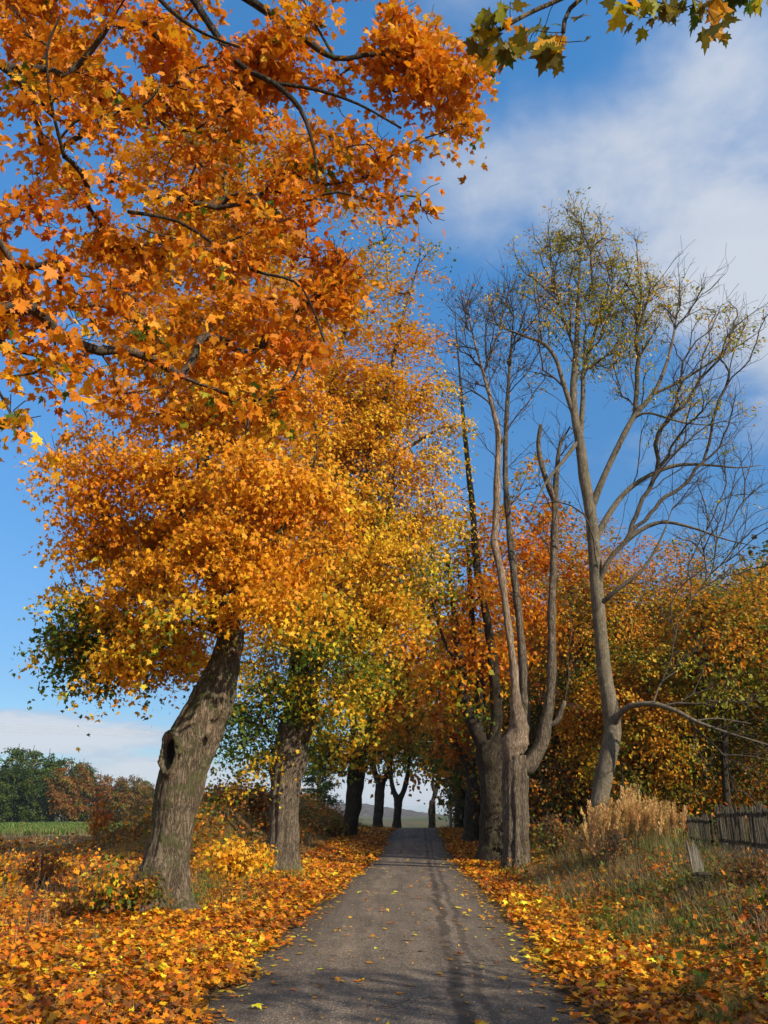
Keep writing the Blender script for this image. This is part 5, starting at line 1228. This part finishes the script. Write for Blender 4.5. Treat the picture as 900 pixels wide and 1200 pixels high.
def stake():
    B = base(820, 15.4); t = MB(); up = np.array((-.10, .04, 1.)); up /= np.linalg.norm(up); ax = np.array((1, -.25, .1)); ax /= np.linalg.norm(ax); ny = np.cross(up, ax)
    hh = .66; W = .115; D_ = .05; prof = [(-1, .97), (-.82, 1.03), (-.66, .92), (-.45, .80), (-.2, .84), (0.05, .86), (.22, .93), (.40, 1.02), (.52, .93), (.72, .78), (1., .70)]
    V = []
    for sy in (-1, 1):
        for k, (s, z) in enumerate(prof):
            j = rng.normal(0, .004, 3); sh = W*(1-.12*z)
            V.append(B - up*.15 + ax*s*sh + ny*sy*D_); V.append(B + up*hh*.5 + ax*s*sh*.96 + ny*sy*D_ + j); V.append(B + up*hh*(z-.03*(sy > 0)) + ax*s*sh*.93 + ny*sy*D_*.9 + j)
    V = np.array(V); m = len(prof); f = []
    for b in (0, 3*m):
        for k in range(m-1):
            for r in (0, 1): f.append((b+3*k+r, b+3*(k+1)+r, b+3*(k+1)+r+1, b+3*k+r+1))
    for k in range(m-1): f.append((3*k+2, 3*(k+1)+2, 3*m+3*(k+1)+2, 3*m+3*k+2))
    for k in (0, m-1):
        for r in (0, 1): f.append((3*k+r, 3*k+r+1, 3*m+3*k+r+1, 3*m+3*k+r))
    t.add(V, f); tag(t.build('broken_post', M_stake, None, False, B), 'broken grey wooden post with a splintered top, standing in the weeds', 'post')
    m2 = MB(); S = base(836, 14.8)
    for k in range(9):
        a = rng.uniform(-.7, .7); L_ = rng.uniform(.18, .34); c = S + np.array((rng.normal(0, .12), rng.normal(0, .08), .06+rng.uniform(0, .10)))
        v = np.array((math.cos(a), math.sin(a)*.6, rng.uniform(-.2, .5)))*L_*.5
        m2.tube(np.array([c-v, c, c+v]), [.025, .034, .016], 7, True, lambda P, d_, r: r*(1+.3*fbm((P[:, None]+d_*.1)*9, 2, 3)))
    tag(m2.build('rotten_wood', M_rail, None, True, S), 'dark lump of rotten broken wood lying below the broken post', 'wood')
stake()

def pole_and_cables():
    B = base(528, 80); mb = MB(); T = at(527, 868, 80)
    t = empty('utility_pole', B, 'thin grey utility pole standing beyond the right row', 'pole')
    mb.tube(np.array([B-(0, 0, .5), (B+T)/2, T]), [.16, .14, .11], 12); mb.build('shaft', M_pole, t, True)
    cr = MB(); cr.box(T-(0, 0, .35), (1.7, .1, .12)); cr.build('crossarm', M_rail, t)
    for k, (dx, dz, py) in enumerate([(-.75, -.26, 826), (-.35, -.26, 831), (.35, -.26, 836), (.75, -.26, 842)]):
        iso = MB(); iso.tube(np.array([T+(dx, 0, -.30), T+(dx, 0, -.2), T+(dx, 0, -.12)]), [.04, .055, .03], 8); iso.build('insulator', M_pole, t, True)
        S = at(-330, py, 78); E = T + np.array((dx, 0, -.12)); P = []
        for q in np.linspace(0, 1, 60): P.append(S*(1-q)+E*q - np.array((0, 0, 1.6*4*q*(1-q)*.25)))
        w_ = MB(); w_.tube(np.array(P), np.full(60, .013), 5, False)
        tag(w_.build('power_cable', M_wire, None, True, np.array(P[0])), ['topmost', 'second from top', 'third from top', 'lowest'][k] + ' of four thin cables crossing the low cloud on the left', 'cable', 'overhead cables on the left')
pole_and_cables()

def conifer():
    Y = 92.; B = base(373, Y); T = at(373, 880, Y); h = T[2]-B[2]; h = max(h, 7.); t = empty('pine_tree', B, 'small dark pine with level boughs on the horizon between left trunks', 'tree')
    sk = Skel(); sk.limb(np.array([(*(B-(0, 0, .4)), .32), (*(B+(0, 0, h*.5)), .22), (*(B+(0, 0, h*1.25)), .05)]), step=.5, kind=2)
    Ts = []
    for z in np.linspace(.22, 1.2, 13):
        for a in rng.uniform(0, 6.28, 7):
            L_ = 3.0*(1.05-z*.62)*rng.uniform(.6, 1.); Ts += [B + np.array((math.cos(a)*L_*q, math.sin(a)*L_*q, h*z - .06*L_)) for q in (.55, .8, 1.)]
    tips = sk.grow(np.array(Ts), .3, .7, .05, start=2); sk.radii(.015, 2.3); tb, br = MB(), MB()
    for c in sk.chains():
        if len(c) < 2: continue
        P = np.array([sk.P[i] for i in c]); r = np.array([sk.R[i] for i in c]); (tb if sk.kind[c[-1]] else br).tube(P, r, 8 if sk.kind[c[-1]] else 4, False)
    tb.build('trunk', M_barkd, t, True)
    cr = crown_leaves(sk, tips, 26, .22, .30, LEAF_SLIM, [(DG, .7), ((.025, .045, .02), .3)], .5, flat=.35, seed=44)
    crown_mesh('crown', cr, br, M_branch, t)
conifer()

# ================================================================== HAZE
def build_haze():
    mb = MB(); zlo = min(float(np.min([v.co.z for v in bpy.data.objects['ground'].data.vertices])), -6.) - 1.; ztop = 46.; mb.box((0, 1110, (zlo+ztop)/2), (4400, 3220, ztop-zlo)); o = None
    m, nt_ = newmat('autumn_haze'); n = N(nt_)
    v = n('ShaderNodeVolumePrincipled', inp={'Color': (.80, .88, 1., 1), 'Density': .00016, 'Anisotropy': .2})
    n('ShaderNodeOutputMaterial', inp={'Volume': v.outputs[0]})
    tag(mb.build('haze', m), kind='stuff')
build_haze()
